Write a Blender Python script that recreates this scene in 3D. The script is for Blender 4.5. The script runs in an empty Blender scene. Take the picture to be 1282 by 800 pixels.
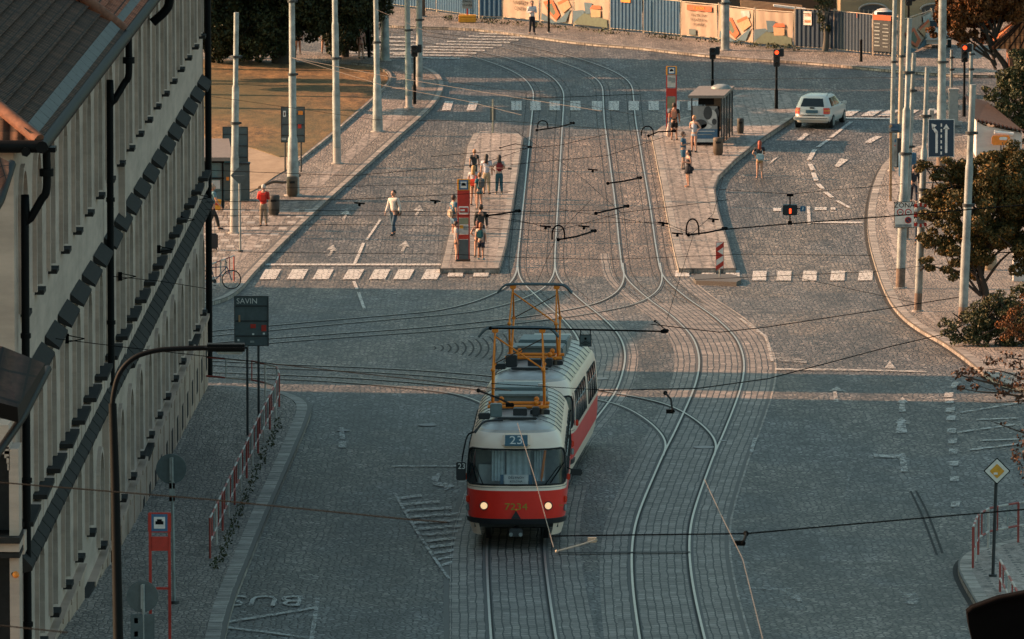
import bpy, bmesh, math, random
from mathutils import Vector, Matrix
from mathutils.geometry import tessellate_polygon
R=math.radians
random.seed(7)
D=bpy.data; sc=bpy.context.scene; COL=sc.collection
# ---------------------------------------------------------------- camera, sky, sun, exposure
F=9700.0; TH=math.atan(1100/F); ST,CT=math.sin(TH),math.cos(TH)
cam=D.cameras.new('camera'); camo=D.objects.new('camera',cam); COL.objects.link(camo)
camo.location=(0,0,0); camo.rotation_euler=(math.pi/2-TH,0,0)
cam.sensor_width=36; cam.lens=F/1282*36; cam.clip_start=1; cam.clip_end=3000
cam.dof.use_dof=True; cam.dof.focus_distance=230; cam.dof.aperture_fstop=9
sc.camera=camo
SUN_EL=R(25); SDX,SDY=1.0,-0.18            # light travels along +X, a little towards the camera
w=D.worlds.new('World'); sc.world=w; w.use_nodes=True
nt=w.node_tree; bg=nt.nodes['Background']; sky=nt.nodes.new('ShaderNodeTexSky'); sky.sky_type='NISHITA'
sky.sun_disc=False; sky.sun_elevation=SUN_EL
sky.sun_rotation=math.atan2(-SDX,-SDY)%(2*math.pi)
sky.dust_density=2.0; sky.ozone_density=0.6
tint=nt.nodes.new('ShaderNodeMix'); tint.data_type='RGBA'; tint.blend_type='MULTIPLY'; tint.inputs[0].default_value=1
tint.inputs[7].default_value=(.88,.99,.80,1); nt.links.new(sky.outputs[0],tint.inputs[6])
nt.links.new(tint.outputs[2],bg.inputs[0]); bg.inputs[1].default_value=0.115
sun=D.lights.new('sun','SUN'); sun.energy=5.0; sun.angle=R(0.5); sun.color=(1.0,0.54,0.31)
so=D.objects.new('sun',sun); COL.objects.link(so)
ld=Vector((SDX,SDY,0)).normalized()*math.cos(SUN_EL)+Vector((0,0,-math.sin(SUN_EL)))
so.rotation_euler=ld.to_track_quat('-Z','Y').to_euler()
sc.view_settings.view_transform='Standard'; sc.view_settings.look='None'
sc.view_settings.exposure=0.97; sc.view_settings.gamma=1
# ---------------------------------------------------------------- terrain
PROF=[(80,20.8),(100,22.0),(150,25.25),(170,26.4),(193,27.7),(212,28.4),(235,29.1),(268,30.4),(280,31.0),(300,31.7),(328,31.65),(357,31.25),(400,31.0),(430,30.9),(900,30.9)]
PY=[]
for Z,d in PROF:
    y=(F/Z)*d-700; up=(400-y)*Z/F
    PY.append((Z*CT+up*ST,-Z*ST+up*CT))
def gz(Y):
    p=PY
    if Y<=p[0][0]: return p[0][1]
    if Y>=p[-1][0]: return p[-1][1]
    for i in range(len(p)-1):
        if p[i][0]<=Y<=p[i+1][0]: break
    x0,y0=p[i];x1,y1=p[i+1];h=x1-x0
    def sl(a,b): return (p[b][1]-p[a][1])/(p[b][0]-p[a][0])
    m=sl(i,i+1)
    m0=m if i==0 else (sl(i-1,i)+m)/2
    m1=m if i+2>=len(p) else (m+sl(i+1,i+2))/2
    t=(Y-x0)/h;t2=t*t;t3=t2*t
    return (2*t3-3*t2+1)*y0+(t3-2*t2+t)*h*m0+(-2*t3+3*t2)*y1+(t3-t2)*h*m1
def W(px,py,s):
    Z=F/s; u=(400-py)/s
    return Vector(((px-641)/s, Z*CT+u*ST, -Z*ST+u*CT))
def G(px,py,dz=0.0):
    lo,hi=9.0,160.0
    for _ in range(40):
        m=(lo+hi)/2; q=W(px,py,m)
        if q.z-gz(q.y)-dz<0: lo=m      # below ground: too far, so larger scale
        else: hi=m
    return W(px,py,(lo+hi)/2)
def SC(v): return F/(v.y*CT-v.z*ST)   # px per metre (1282 px wide picture) at a point
def XY(px,py,dz=0): q=G(px,py,dz); return (q.x,q.y)
# ---------------------------------------------------------------- materials
def newmat(name):
    m=D.materials.new(name); m.use_nodes=True
    n=m.node_tree; return m,n,n.nodes['Principled BSDF']
def N(n,t,**k):
    x=n.nodes.new(t)
    for a,b in k.items(): setattr(x,a,b)
    return x
def mixc(n,fac,a,b,mode='MIX'):
    x=N(n,'ShaderNodeMix',data_type='RGBA',blend_type=mode)
    for s,v in ((0,fac),(6,a),(7,b)):
        if hasattr(v,'is_linked') or isinstance(v,bpy.types.NodeSocket): n.links.new(v,x.inputs[s])
        else: x.inputs[s].default_value=v if s==0 else (*v,1)
    return x.outputs[2]
def mapv(n,scale,uv=False,rot=0):
    tc=N(n,'ShaderNodeTexCoord'); mp=N(n,'ShaderNodeMapping'); mp.inputs['Scale'].default_value=scale; mp.inputs['Rotation'].default_value=(0,0,rot)
    n.links.new(tc.outputs['UV' if uv else 'Object'],mp.inputs[0]); return mp.outputs[0]
def noise(n,vec,scale,detail=4,rough=.6):
    x=N(n,'ShaderNodeTexNoise'); x.inputs['Scale'].default_value=scale; x.inputs['Detail'].default_value=detail; x.inputs['Roughness'].default_value=rough
    if vec is not None: n.links.new(vec,x.inputs['Vector'])
    return x.outputs['Fac']
def ramp(n,fac,stops):
    x=N(n,'ShaderNodeValToRGB'); e=x.color_ramp.elements
    while len(e)<len(stops): e.new(.5)
    for i,(p,c) in enumerate(stops):
        e[i].position=p; e[i].color=(*(c if hasattr(c,'__len__') else (c,c,c)),1)
    n.links.new(fac,x.inputs[0]); return x.outputs[0]
def bump(n,b,h,st=.5,dist=.02):
    x=N(n,'ShaderNodeBump'); x.inputs['Strength'].default_value=st; x.inputs['Distance'].default_value=dist
    n.links.new(h,x.inputs['Height']); n.links.new(x.outputs[0],b.inputs['Normal'])
MC={}
def M(name,col=(.5,.5,.5),rough=.6,metal=0,var=.18,scale=6,spec=.5,emit=0,alpha=1,trans=0):
    if name in MC: return MC[name]
    m,n,b=newmat(name)
    b.inputs['Roughness'].default_value=rough; b.inputs['Metallic'].default_value=metal
    b.inputs['Specular IOR Level'].default_value=spec
    f=noise(n,mapv(n,(1,1,1)),scale,5,.65)
    dk=tuple(c*(1-var) for c in col); lt=tuple(min(1,c*(1+var)) for c in col)
    c=ramp(n,f,[(.3,dk),(.7,lt)]); n.links.new(c,b.inputs['Base Color'])
    if emit: b.inputs['Emission Color'].default_value=(*col,1); b.inputs['Emission Strength'].default_value=emit
    if trans: b.inputs['Transmission Weight'].default_value=trans
    MC[name]=m; return m
def cobble(name,base,joint,sx,sy,uv=False,contrast=.35,rough=.6,big=.34,patch=None,kind='v',bumpst=.6,rot=0):
    m,n,b=newmat(name); v=mapv(n,(sx,sy,1),uv,rot)
    b.inputs['Roughness'].default_value=rough; b.inputs['Specular IOR Level'].default_value=.35
    dn=noise(n,mapv(n,(1,1,1),uv),1.1,2)
    if kind=='v':
        va=N(n,'ShaderNodeTexVoronoi',feature='DISTANCE_TO_EDGE',voronoi_dimensions='2D'); vc=N(n,'ShaderNodeTexVoronoi',voronoi_dimensions='2D')
        for x in (va,vc): x.inputs['Scale'].default_value=1; x.inputs['Randomness'].default_value=.88; n.links.new(v,x.inputs['Vector'])
        edge=ramp(n,va.outputs['Distance'],[(.03,0.0),(.17,1.0)])
        sep=N(n,'ShaderNodeSeparateColor'); n.links.new(vc.outputs['Color'],sep.inputs[0]); rnd=sep.outputs[0]
    else:
        nz=N(n,'ShaderNodeTexNoise'); n.links.new(mapv(n,(.8,.8,1),uv),nz.inputs['Vector']); nz.inputs['Scale'].default_value=1.3; nz.inputs['Detail'].default_value=3
        sc1=N(n,'ShaderNodeVectorMath',operation='MULTIPLY_ADD'); n.links.new(nz.outputs['Color'],sc1.inputs[0]); sc1.inputs[1].default_value=(.35,.28,0) if name=='track_sett' else (.07,.04,0); n.links.new(v,sc1.inputs[2]); v=sc1.outputs[0]
        br=N(n,'ShaderNodeTexBrick'); n.links.new(v,br.inputs['Vector'])
        for k_,v_ in (('Scale',1),('Mortar Size',.05),('Mortar Smooth',.3),('Brick Width',1),('Row Height',.5)): br.inputs[k_].default_value=v_
        br.inputs['Color1'].default_value=(.0,.0,.0,1); br.inputs['Color2'].default_value=(1,1,1,1)
        br.inputs['Mortar'].default_value=(.5,.5,.5,1)
        inv=N(n,'ShaderNodeMath',operation='SUBTRACT'); inv.inputs[0].default_value=1; n.links.new(br.outputs['Fac'],inv.inputs[1]); edge=inv.outputs[0]
        sep=N(n,'ShaderNodeSeparateColor'); n.links.new(br.outputs['Color'],sep.inputs[0]); rnd=sep.outputs[0]
    lo=tuple(c*(1-contrast) for c in base); hi=tuple(c*(1+contrast) for c in base)
    c=ramp(n,rnd,[(.0,lo),(.6,base),(1,hi)])
    ms=noise(n,mapv(n,(.9,.22,1),uv),1.0,5,.7)
    c=mixc(n,1.0,c,ramp(n,ms,[(.3,1-big),(.7,1+big)]),'MULTIPLY')
    spk=noise(n,mapv(n,(4.6,1.5,1),uv),1.0,4,.85)
    c=mixc(n,1.0,c,ramp(n,spk,[(.36,.30),(.46,.85),(.56,1.08),(.68,1.6)]),'MULTIPLY')
    ln=noise(n,mapv(n,(.55,.035,1),uv),1,4,.6); c=mixc(n,1.0,c,ramp(n,ln,[(.36,.74),(.5,1.0),(.64,1.2)]),'MULTIPLY')
    dr=noise(n,mapv(n,(1.6,.9,1),uv),1,2,.5); c=mixc(n,1.0,c,ramp(n,dr,[(.28,.5),(.38,1.0)]),'MULTIPLY')
    if patch: c=mixc(n,ramp(n,noise(n,mapv(n,(.16,.05,1),uv),1,3),[(.46,0),(.54,1)]),c,mixc(n,1.0,c,patch,'MULTIPLY'))
    c=mixc(n,edge,joint,c)
    n.links.new(c,b.inputs['Base Color'])
    ad=N(n,'ShaderNodeMath',operation='MULTIPLY'); n.links.new(edge,ad.inputs[0]); n.links.new(rnd,ad.inputs[1])
    ad2=N(n,'ShaderNodeMath',operation='ADD'); n.links.new(ad.outputs[0],ad2.inputs[0]); n.links.new(edge,ad2.inputs[1])
    bump(n,b,ad2.outputs[0],bumpst,.02)
    MC[name]=m; return m
cobble('road_cobble',(.150,.141,.132),(.018,.018,.018),6.2,3.0,patch=(1.26,1.16,1.04),contrast=.42)
cobble('track_sett',(.25,.212,.182),(.02,.02,.02),2.0,2.6,uv=True,kind='b',contrast=.22)
cobble('track_cobble',(.225,.172,.136),(.04,.035,.03),6.0,2.8,contrast=.3)
cobble('pave_setts',(.28,.232,.195),(.10,.09,.08),7.5,2.2,contrast=.2,big=.15,rough=.7)
cobble('pave_slab',(.34,.285,.245),(.11,.10,.09),1.1,1.6,kind='b',contrast=.14,big=.12,rough=.7)
cobble('kerb_stone',(.33,.29,.25),(.10,.09,.08),.9,.6,uv=True,kind='b',contrast=.16,big=.15,rough=.65)
def build_grass():
    m,n,b=newmat('dry_grass'); b.inputs['Roughness'].default_value=.9
    f=noise(n,mapv(n,(1.6,.5,1)),1,8,.85); g=noise(n,mapv(n,(.12,.06,1)),1,3,.5)
    c=ramp(n,f,[(.38,(.045,.027,.01)),(.5,(.15,.078,.024)),(.62,(.29,.155,.055))])
    c=mixc(n,ramp(n,g,[(.42,0),(.6,.75)]),c,(.07,.065,.022)); n.links.new(c,b.inputs['Base Color']); bump(n,b,noise(n,mapv(n,(9,4,1)),1,4),.7,.05); MC['dry_grass']=m
    m,n,b=newmat('dirt'); b.inputs['Roughness'].default_value=.95
    f=noise(n,mapv(n,(1.4,.5,1)),1,8,.7); n.links.new(ramp(n,f,[(.3,(.22,.155,.10)),(.7,(.38,.28,.19))]),b.inputs['Base Color']); bump(n,b,f,.5,.05); MC['dirt']=m
    m,n,b=newmat('road_paint'); b.inputs['Roughness'].default_value=.6
    f=noise(n,mapv(n,(5,2.0,1)),1,6,.8); v=N(n,'ShaderNodeTexVoronoi',feature='DISTANCE_TO_EDGE',voronoi_dimensions='2D'); n.links.new(mapv(n,(5.2,2.6,1)),v.inputs['Vector']); v.inputs['Scale'].default_value=1; v.inputs['Randomness'].default_value=.62
    c=ramp(n,f,[(.36,(.50,.47,.43)),(.7,(.70,.66,.60))])
    n.links.new(c,b.inputs['Base Color']); ml=N(n,'ShaderNodeMath',operation='MULTIPLY'); n.links.new(ramp(n,v.outputs['Distance'],[(.02,.3),(.1,1)]),ml.inputs[0]); n.links.new(ramp(n,f,[(.36,.15),(.46,.95)]),ml.inputs[1]); n.links.new(ml.outputs[0],b.inputs['Alpha']); MC['road_paint']=m
    m,n,b=newmat('worn_paint'); b.inputs['Roughness'].default_value=.6
    f=noise(n,mapv(n,(4,1.6,1)),1,6,.85); c=ramp(n,f,[(.46,(.36,.34,.31)),(.75,(.50,.47,.43))]); n.links.new(c,b.inputs['Base Color']); n.links.new(ramp(n,f,[(.47,0),(.60,.75)]),b.inputs['Alpha']); MC['worn_paint']=m
    m,n,b=newmat('faded_paint'); b.inputs['Roughness'].default_value=.6; b.inputs['Base Color'].default_value=(.55,.52,.47,1)
    f=noise(n,mapv(n,(5,2.4,1)),1,6,.85); n.links.new(ramp(n,f,[(.42,.05),(.55,.85)]),b.inputs['Alpha']); MC['faded_paint']=m
build_grass()
def leafmat(name,cols,rough=.6):
    m,n,b=newmat(name); b.inputs['Roughness'].default_value=rough; b.inputs['Specular IOR Level'].default_value=.3
    g=N(n,'ShaderNodeNewGeometry'); k=len(cols)
    c=ramp(n,g.outputs['Random Per Island'],[(i/(k-1),c) for i,c in enumerate(cols)])
    n.links.new(c,b.inputs['Base Color']); MC[name]=m
leafmat('leaf_dark',[(.012,.018,.008),(.03,.038,.014),(.055,.06,.02)])
leafmat('leaf_rust',[(.035,.036,.012),(.10,.075,.022),(.06,.058,.02),(.28,.14,.03)])
leafmat('leaf_orange',[(.06,.025,.008),(.14,.05,.012),(.24,.09,.02)])
leafmat('leaf_green',[(.025,.036,.014),(.05,.062,.024),(.10,.08,.03)])
leafmat('leaf_brown',[(.03,.012,.008),(.07,.03,.014),(.12,.05,.02)])
def tilemat(name,c1,c2,jc,sx,sy,red=None):
    m,n,b=newmat(name); b.inputs['Roughness'].default_value=.8; b.inputs['Specular IOR Level'].default_value=.15
    v=mapv(n,(sx,sy,1),True)
    br=N(n,'ShaderNodeTexBrick'); n.links.new(v,br.inputs['Vector'])
    for k_,v_ in (('Scale',1),('Mortar Size',.05),('Mortar Smooth',.4),('Brick Width',1),('Row Height',1)): br.inputs[k_].default_value=v_
    br.offset=0; br.inputs['Color1'].default_value=(*c1,1); br.inputs['Color2'].default_value=(*c2,1); br.inputs['Mortar'].default_value=(*jc,1)
    c=mixc(n,1.0,br.outputs['Color'],ramp(n,noise(n,mapv(n,(2.2,2.6,1),True),1,5,.75),[(.32,.4),(.7,1.6)]),'MULTIPLY')
    wv=N(n,'ShaderNodeTexWave',wave_type='BANDS',bands_direction='X'); n.links.new(v,wv.inputs['Vector']); wv.inputs['Scale'].default_value=.314
    c=mixc(n,1.0,c,ramp(n,wv.outputs['Fac'],[(.1,.5),(.6,1.15)]),'MULTIPLY')
    n.links.new(c,b.inputs['Base Color']); bump(n,b,wv.outputs['Fac'],1,.06); MC[name]=m
tilemat('old_tiles',(.05,.027,.017),(.11,.052,.03),(.03,.02,.015),3.4,2.9)
tilemat('red_tiles',(.30,.085,.04),(.38,.12,.06),(.05,.02,.012),3.0,2.5)
tilemat('pagoda_tiles',(.50,.16,.06),(.60,.20,.08),(.08,.03,.015),4.0,3.0)
def plaster(name,col,dirt):
    m,n,b=newmat(name); b.inputs['Roughness'].default_value=.85
    f=noise(n,mapv(n,(.25,.25,1.2)),1.2,7,.7); c=ramp(n,f,[(.32,dirt),(.62,col)])
    c=mixc(n,1.0,c,ramp(n,noise(n,mapv(n,(.6,.6,.25)),1,4),[(.3,.9),(.7,1.06)]),'MULTIPLY')
    n.links.new(c,b.inputs['Base Color']); bump(n,b,noise(n,mapv(n,(8,8,8)),2,4),.3,.02); MC[name]=m
plaster('cream_plaster',(.57,.43,.345),(.40,.30,.24)); plaster('pink_plaster',(.52,.36,.27),(.36,.25,.18)); plaster('ochre_plaster',(.36,.27,.16),(.24,.18,.11)); plaster('white_plaster',(.75,.72,.68),(.5,.46,.42))
M('slate',(.03,.027,.025),.85,spec=.15); M('black_metal',(.004,.0045,.005),.6,0,spec=.12); M('dark_metal',(.05,.053,.055),.5,.5); M('galv',(.27,.29,.28),.5,.2,.45,2.2); M('galv_tan',(.40,.33,.25),.5,.2,.25,3)
M('steel_rail',(.42,.38,.345),.36,.55,.15,2); M('groove',(.012,.012,.012),.9); M('dark_glass',(.016,.02,.022),.12,0,.1,1,.5); M('grey_board',(.09,.115,.12),.5,.2); M('red_paint',(.50,.035,.022),.4); M('white_paint',(.72,.70,.66),.45); M('rust',(.11,.055,.03),.85); M('brown_bin',(.085,.055,.035),.6); M('black_rubber',(.015,.015,.015),.8); M('wood',(.42,.24,.12),.7); M('stone',(.36,.33,.30),.8)
M('yellow_paint',(.75,.34,.03),.5); M('orange_paint',(.85,.25,.03),.5); M('blue_paint',(.02,.08,.15),.5); M('wire',(.005,.005,.005),.9,spec=.08); M('light_wire',(.13,.10,.08),.5)
# ---------------------------------------------------------------- object helpers
def tag(o,label=None,cat=None,group=None,kind=None):
    if label: o['label']=label
    if cat: o['category']=cat
    if group: o['group']=group
    if kind: o['kind']=kind
    return o
def thing(name,label,cat,loc=(0,0,0),rz=0,group=None):
    o=D.objects.new(name,None); COL.objects.link(o); o.location=loc; o.rotation_euler=(0,0,rz); o.empty_display_size=.3
    return tag(o,label,cat,group)
class MB:
    def __init__(s): s.v=[];s.f=[];s.mi=[];s.uv=[];s.m=[];s.sm=[]
    def mat(s,m):
        m=MC[m] if isinstance(m,str) else m
        if m not in s.m: s.m.append(m)
        return s.m.index(m)
    def face(s,pts,m,uv=None,smooth=False):
        i=len(s.v); s.v+= [tuple(p) for p in pts]; s.f.append(tuple(range(i,i+len(pts)))); s.mi.append(s.mat(m)); s.uv.append(uv or [(0,0)]*len(pts)); s.sm.append(smooth)
    def idx(s,vs,fs,m,smooth=False):
        i=len(s.v); s.v+=[tuple(p) for p in vs]; k=s.mat(m)
        for f in fs: s.f.append(tuple(a+i for a in f)); s.mi.append(k); s.uv.append([(0,0)]*len(f)); s.sm.append(smooth)
    def box(s,c,d,m,rz=0,rx=0,ry=0,bev=0,taper=1):
        x,y,z=d[0]/2,d[1]/2,d[2]/2
        if bev:
            bm=bmesh.new(); bmesh.ops.create_cube(bm,size=1)
            for v in bm.verts: v.co=Vector((v.co.x*d[0],v.co.y*d[1],v.co.z*d[2]))
            bmesh.ops.bevel(bm,geom=bm.edges[:],offset=bev,segments=2,affect='EDGES'); bm.verts.index_update()
            vs=[v.co.copy() for v in bm.verts]; fs=[[v.index for v in f.verts] for f in bm.faces]; bm.free()
        else:
            vs=[Vector((sx*x*(taper if sz>0 else 1),sy*y*(taper if sz>0 else 1),sz*z)) for sz in(-1,1) for sx,sy in((-1,-1),(1,-1),(1,1),(-1,1))]
            fs=[(3,2,1,0),(4,5,6,7),(0,1,5,4),(1,2,6,5),(2,3,7,6),(3,0,4,7)]
        if rz or rx or ry:
            mm=Matrix.Rotation(rz,3,'Z')@Matrix.Rotation(ry,3,'Y')@Matrix.Rotation(rx,3,'X'); vs=[mm@v for v in vs]
        s.idx([v+Vector(c) for v in vs],fs,m)
    def tube(s,pts,r,m,n=8,cap=True,smooth=True):
        pts=[Vector(p) for p in pts]; rr=r if hasattr(r,'__len__') else [r]*len(pts); vs=[];fs=[]
        up=None
        for i,p in enumerate(pts):
            a=pts[max(i-1,0)];b=pts[min(i+1,len(pts)-1)]; t=(b-a)
            if t.length<1e-9: t=Vector((0,0,1))
            t.normalize()
            if up is None: up=t.orthogonal().normalized()
            up=(up-t*up.dot(t)); up=up.normalized() if up.length>1e-6 else t.orthogonal().normalized()
            q=t.cross(up)
            for k in range(n):
                an=2*math.pi*k/n; vs.append(p+(up*math.cos(an)+q*math.sin(an))*rr[i])
        for i in range(len(pts)-1):
            for k in range(n):
                k2=(k+1)%n; fs.append((i*n+k,i*n+k2,(i+1)*n+k2,(i+1)*n+k))
        s.idx(vs,fs,m,smooth)
        if cap:
            s.idx(vs[:n],[tuple(reversed(range(n)))],m); s.idx(vs[-n:],[tuple(range(n))],m)
    def disc(s,c,r,t,m,n=24,axis='y'):
        a=Vector((0,t/2,0)) if axis=='y' else (Vector((t/2,0,0)) if axis=='x' else Vector((0,0,t/2))); c=Vector(c)
        s.tube([c-a,c+a],r,m,n,True,False)
    def ball(s,c,r,m,n=10,sc_=(1,1,1)):
        vs=[];fs=[];c=Vector(c)
        for i in range(n+1):
            a=math.pi*i/n
            for k in range(n*2//1):
                b=math.pi*k/n; vs.append(c+Vector((math.sin(a)*math.cos(b)*sc_[0],math.sin(a)*math.sin(b)*sc_[1],math.cos(a)*sc_[2]))*r)
        w_=n*2
        for i in range(n):
            for k in range(w_): k2=(k+1)%w_; fs.append((i*w_+k,(i+1)*w_+k,(i+1)*w_+k2,i*w_+k2))
        s.idx(vs,fs,m,True)
    def lathe(s,prof,m,n=16,c=(0,0,0)):
        s.tube([Vector(c)+Vector((0,0,z)) for r,z in prof],[max(r,.001) for r,z in prof],m,n)
    def build(s,name,parent=None,kind=None,label=None):
        me=D.meshes.new(name); me.from_pydata(s.v,[],s.f)
        for m in s.m: me.materials.append(m)
        me.polygons.foreach_set('material_index',s.mi); me.polygons.foreach_set('use_smooth',s.sm)
        u=me.uv_layers.new(name='UVMap'); flat=[c for f in s.uv for p in f for c in p]; u.data.foreach_set('uv',flat)
        me.validate(); me.update()
        o=D.objects.new(name,me); COL.objects.link(o)
        if parent: o.parent=parent
        if kind: o['kind']=kind
        if label: o['label']=label
        return o
def text(body,size,m,loc,parent,name='lettering',rx=math.pi/2,rz=0,align='CENTER',sx=1):
    cu=D.curves.new(name,'FONT'); cu.body=body; cu.size=size; cu.align_x=align; cu.align_y='CENTER'; cu.extrude=.002; cu.resolution_u=2
    t=D.objects.new('tmp',cu); COL.objects.link(t); dg=bpy.context.evaluated_depsgraph_get(); dg.update()
    me=D.meshes.new_from_object(t.evaluated_get(dg)); D.objects.remove(t); D.curves.remove(cu)
    me.materials.clear(); me.materials.append(MC[m] if isinstance(m,str) else m)
    o=D.objects.new(name,me); COL.objects.link(o); o.location=loc; o.rotation_euler=(rx,0,rz); o.scale=(sx,1,1)
    if parent: o.parent=parent
    return o
def sheet(name,polys,dz,mat,skirt=0,kind='structure',pix=True,step=2.0,thick=None):
    bm=bmesh.new()
    for poly in polys:
        pts=[XY(x,y,dz) for x,y in poly] if pix else poly
        vs=[bm.verts.new((x,y,0)) for x,y in pts]
        try: f=bm.faces.new(vs)
        except ValueError: continue
    bmesh.ops.triangulate(bm,faces=bm.faces[:])
    ys=[v.co.y for v in bm.verts]; y=math.floor(min(ys)/step)*step+step
    while y<max(ys):
        bmesh.ops.bisect_plane(bm,geom=bm.verts[:]+bm.edges[:]+bm.faces[:],plane_co=(0,y,0),plane_no=(0,1,0)); y+=step
    for v in bm.verts: v.co.z=gz(v.co.y)+dz
    for f in bm.faces:
        if f.normal.z<0: f.normal_flip()
    bm.normal_update()
    if skirt:
        be=[e for e in bm.edges if e.is_boundary]
        ret=bmesh.ops.extrude_edge_only(bm,edges=be)
        for v in [g for g in ret['geom'] if isinstance(g,bmesh.types.BMVert)]: v.co.z-=skirt
    bmesh.ops.recalc_face_normals(bm,faces=bm.faces[:])
    me=D.meshes.new(name); bm.to_mesh(me); bm.free(); me.materials.append(MC[mat])
    o=D.objects.new(name,me); COL.objects.link(o)
    if kind: o['kind']=kind
    return o
def crom(pts,n=8):
    out=[];P=[Vector(p) for p in pts]
    for i in range(len(P)-1):
        a=P[i-1] if i else P[0]*2-P[1]; b=P[i];c=P[i+1]; d=P[i+2] if i+2<len(P) else P[-1]*2-P[-2]
        for k in range(n):
            t=k/n; out.append(.5*((2*b)+(c-a)*t+(2*a-5*b+4*c-d)*t*t+(3*b-a-3*c+d)*t**3))
    out.append(P[-1]); return out
def ppath(px,dz=0,step=1.0):
    q=crom([XY(x,y,dz) for x,y in px],8); out=[q[0]]
    acc=0
    for a,b in zip(q,q[1:]):
        L=(b-a).length; k=max(1,int(L/step))
        for i in range(1,k+1): out.append(a+(b-a)*i/k)
    # smooth
    for _ in range(6): out=[out[0]]+[(out[i-1]+out[i]*2+out[i+1])/4 for i in range(1,len(out)-1)]+[out[-1]]
    return out
def ribbon(mb,path,o0,o1,dz,mat,side=0,us=1.0):
    nrm=[]
    for i in range(len(path)):
        t=(path[min(i+1,len(path)-1)]-path[max(i-1,0)]).normalized(); nrm.append(Vector((-t.y,t.x)))
    u=0
    for i in range(len(path)-1):
        a,b=path[i],path[i+1]; L=(b-a).length
        q=[a+nrm[i]*o0,b+nrm[i+1]*o0,b+nrm[i+1]*o1,a+nrm[i]*o1]
        P=[(p.x,p.y,gz(p.y)+dz) for p in q]
        if o0<o1: P=P
        else: P=P[::-1]
        mb.face(P,mat,[(u,o0),(u+L,o0),(u+L,o1),(u,o1)])
        if side:
            for k,(i0,i1) in enumerate(((0,1),(3,2))):
                A,B=[(q[j].x,q[j].y,gz(q[j].y)+dz) for j in (i0,i1)]
                mb.face([A,B,(B[0],B[1],B[2]-side),(A[0],A[1],A[2]-side)],mat,[(u,0),(u+L,0),(u+L,.2),(u,.2)])
        u+=L
# ---------------------------------------------------------------- ground
def make_ground():
    mb=MB(); ys=[60]; 
    while ys[-1]<460: ys.append(ys[-1]+1.0)
    ys+=[520,600,700,900]; 
    vs=[];fs=[]
    xs=[-300,-60,-20,0,20,60,300]
    for y in ys:
        for x in xs: vs.append((x,y,gz(y)))
    k=len(xs)
    for i in range(len(ys)-1):
        for j in range(k-1): fs.append((i*k+j,i*k+j+1,(i+1)*k+j+1,(i+1)*k+j))
    mb.idx(vs,fs,'road_cobble'); mb.build('cobbled_road',kind='structure')
make_ground()
KH=.15
def pavement(name,poly,mat,edge=None,kw=.32,dz=KH):
    sheet(name,[poly],dz,mat,skirt=.3)
    if edge:
        mb=MB(); ribbon(mb,ppath(edge,dz),-.012*(1 if kw>0 else -1),kw,dz+.005,'kerb_stone',side=.2); mb.build('kerb',kind='structure')
        mb=MB(); ribbon(mb,ppath(edge,dz),-.14,-.02,.01,'groove'); mb.build('gutter_joint',kind='structure')
KA=[(150,400),(220,388),(257,379),(285,371),(303,358),(318,340),(345,312),(383,275),(430,232),(490,178),(530,143),(549,122),(555,106),(550,94),(538,86),(520,80),(498,75),(470,71),(430,67),(380,64),(300,60),(150,55)]
pavement('upper_left_pavement',KA+[(-80,55),(-80,400)],'pave_setts',list(reversed(KA)),kw=-.32)
# slab strip along the kerb of the upper left pavement
mb=MB(); ribbon(mb,ppath(list(reversed(KA[2:16])),KH),-1.5,-.9,KH+.006,'pave_slab'); mb.build('paving_strip',kind='structure')
LAWN=[(60,70),(250,74),(420,79),(468,84),(484,92),(487,101),(478,113),(458,132),(420,165),(385,193),(350,196),(320,186),(250,168),(60,160)]
sheet('lawn',[LAWN],KH+.06,'dry_grass',skirt=.1)
sheet('bare_earth',[[(60,160),(250,168),(320,186),(350,196),(385,193),(366,208),(345,220),(322,236),(300,246),(250,250),(60,250)]],KH+.03,'dirt',skirt=.06)
mb=MB(); ribbon(mb,ppath([(440,81),(468,84),(484,92),(487,101),(478,113),(458,132),(420,165),(385,193),(366,208)],KH),-.02,.12,KH+.12,'kerb_stone',side=.14); mb.build('lawn_edging',kind='structure')
# checker paving by the left pavement
mb=MB()
for r_ in range(9):
    for c_ in range(9):
        x=262+c_*17+(r_%2)*8-r_*2.2; y=262+r_*7.5
        if x+9>(405-r_*13): continue
        mb.face([(p.x,p.y,gz(p.y)+KH+.006) for p in [G(a,b,KH) for a,b in((x,y+3),(x+10,y+3),(x+11,y),(x+1,y))]],'stone')
mb.build('contrast_paving',kind='structure')
KB=[(120,480),(200,481),(257,483),(305,486),(343,491),(364,499),(372,509),(367,527),(346,575),(312,650),(287,710),(268,757),(257,800),(246,850),(238,900)]
pavement('lower_left_pavement',KB+[(-90,900),(-90,480)],'pave_setts',list(reversed(KB)),kw=-.42)
mb=MB(); ribbon(mb,ppath(list(reversed(KB[4:])),KH),.25,.55,.006,'kerb_stone'); mb.build('gutter_stones',kind='structure')
KR=[(1400,150),(1300,160),(1200,170),(1150,183),(1120,194),(1103,208),(1091,238),(1086,270),(1088,300),(1096,330),(1108,363),(1125,390),(1150,410),(1180,427),(1207,446),(1232,466),(1262,481),(1320,492),(1400,500)]
pavement('right_pavement',KR,'pave_setts',KR,kw=.32)
mb=MB(); ribbon(mb,ppath(KR[3:14],KH),.75,1.15,KH+.006,'pave_slab'); mb.build('paving_strip',kind='structure')
KC=[(1400,655),(1300,668),(1240,682),(1213,690),(1202,699),(1200,710),(1206,726),(1226,760),(1247,800),(1270,850),(1400,900)]
pavement('corner_pavement',KC,'pave_slab',KC,kw=.32)
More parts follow.
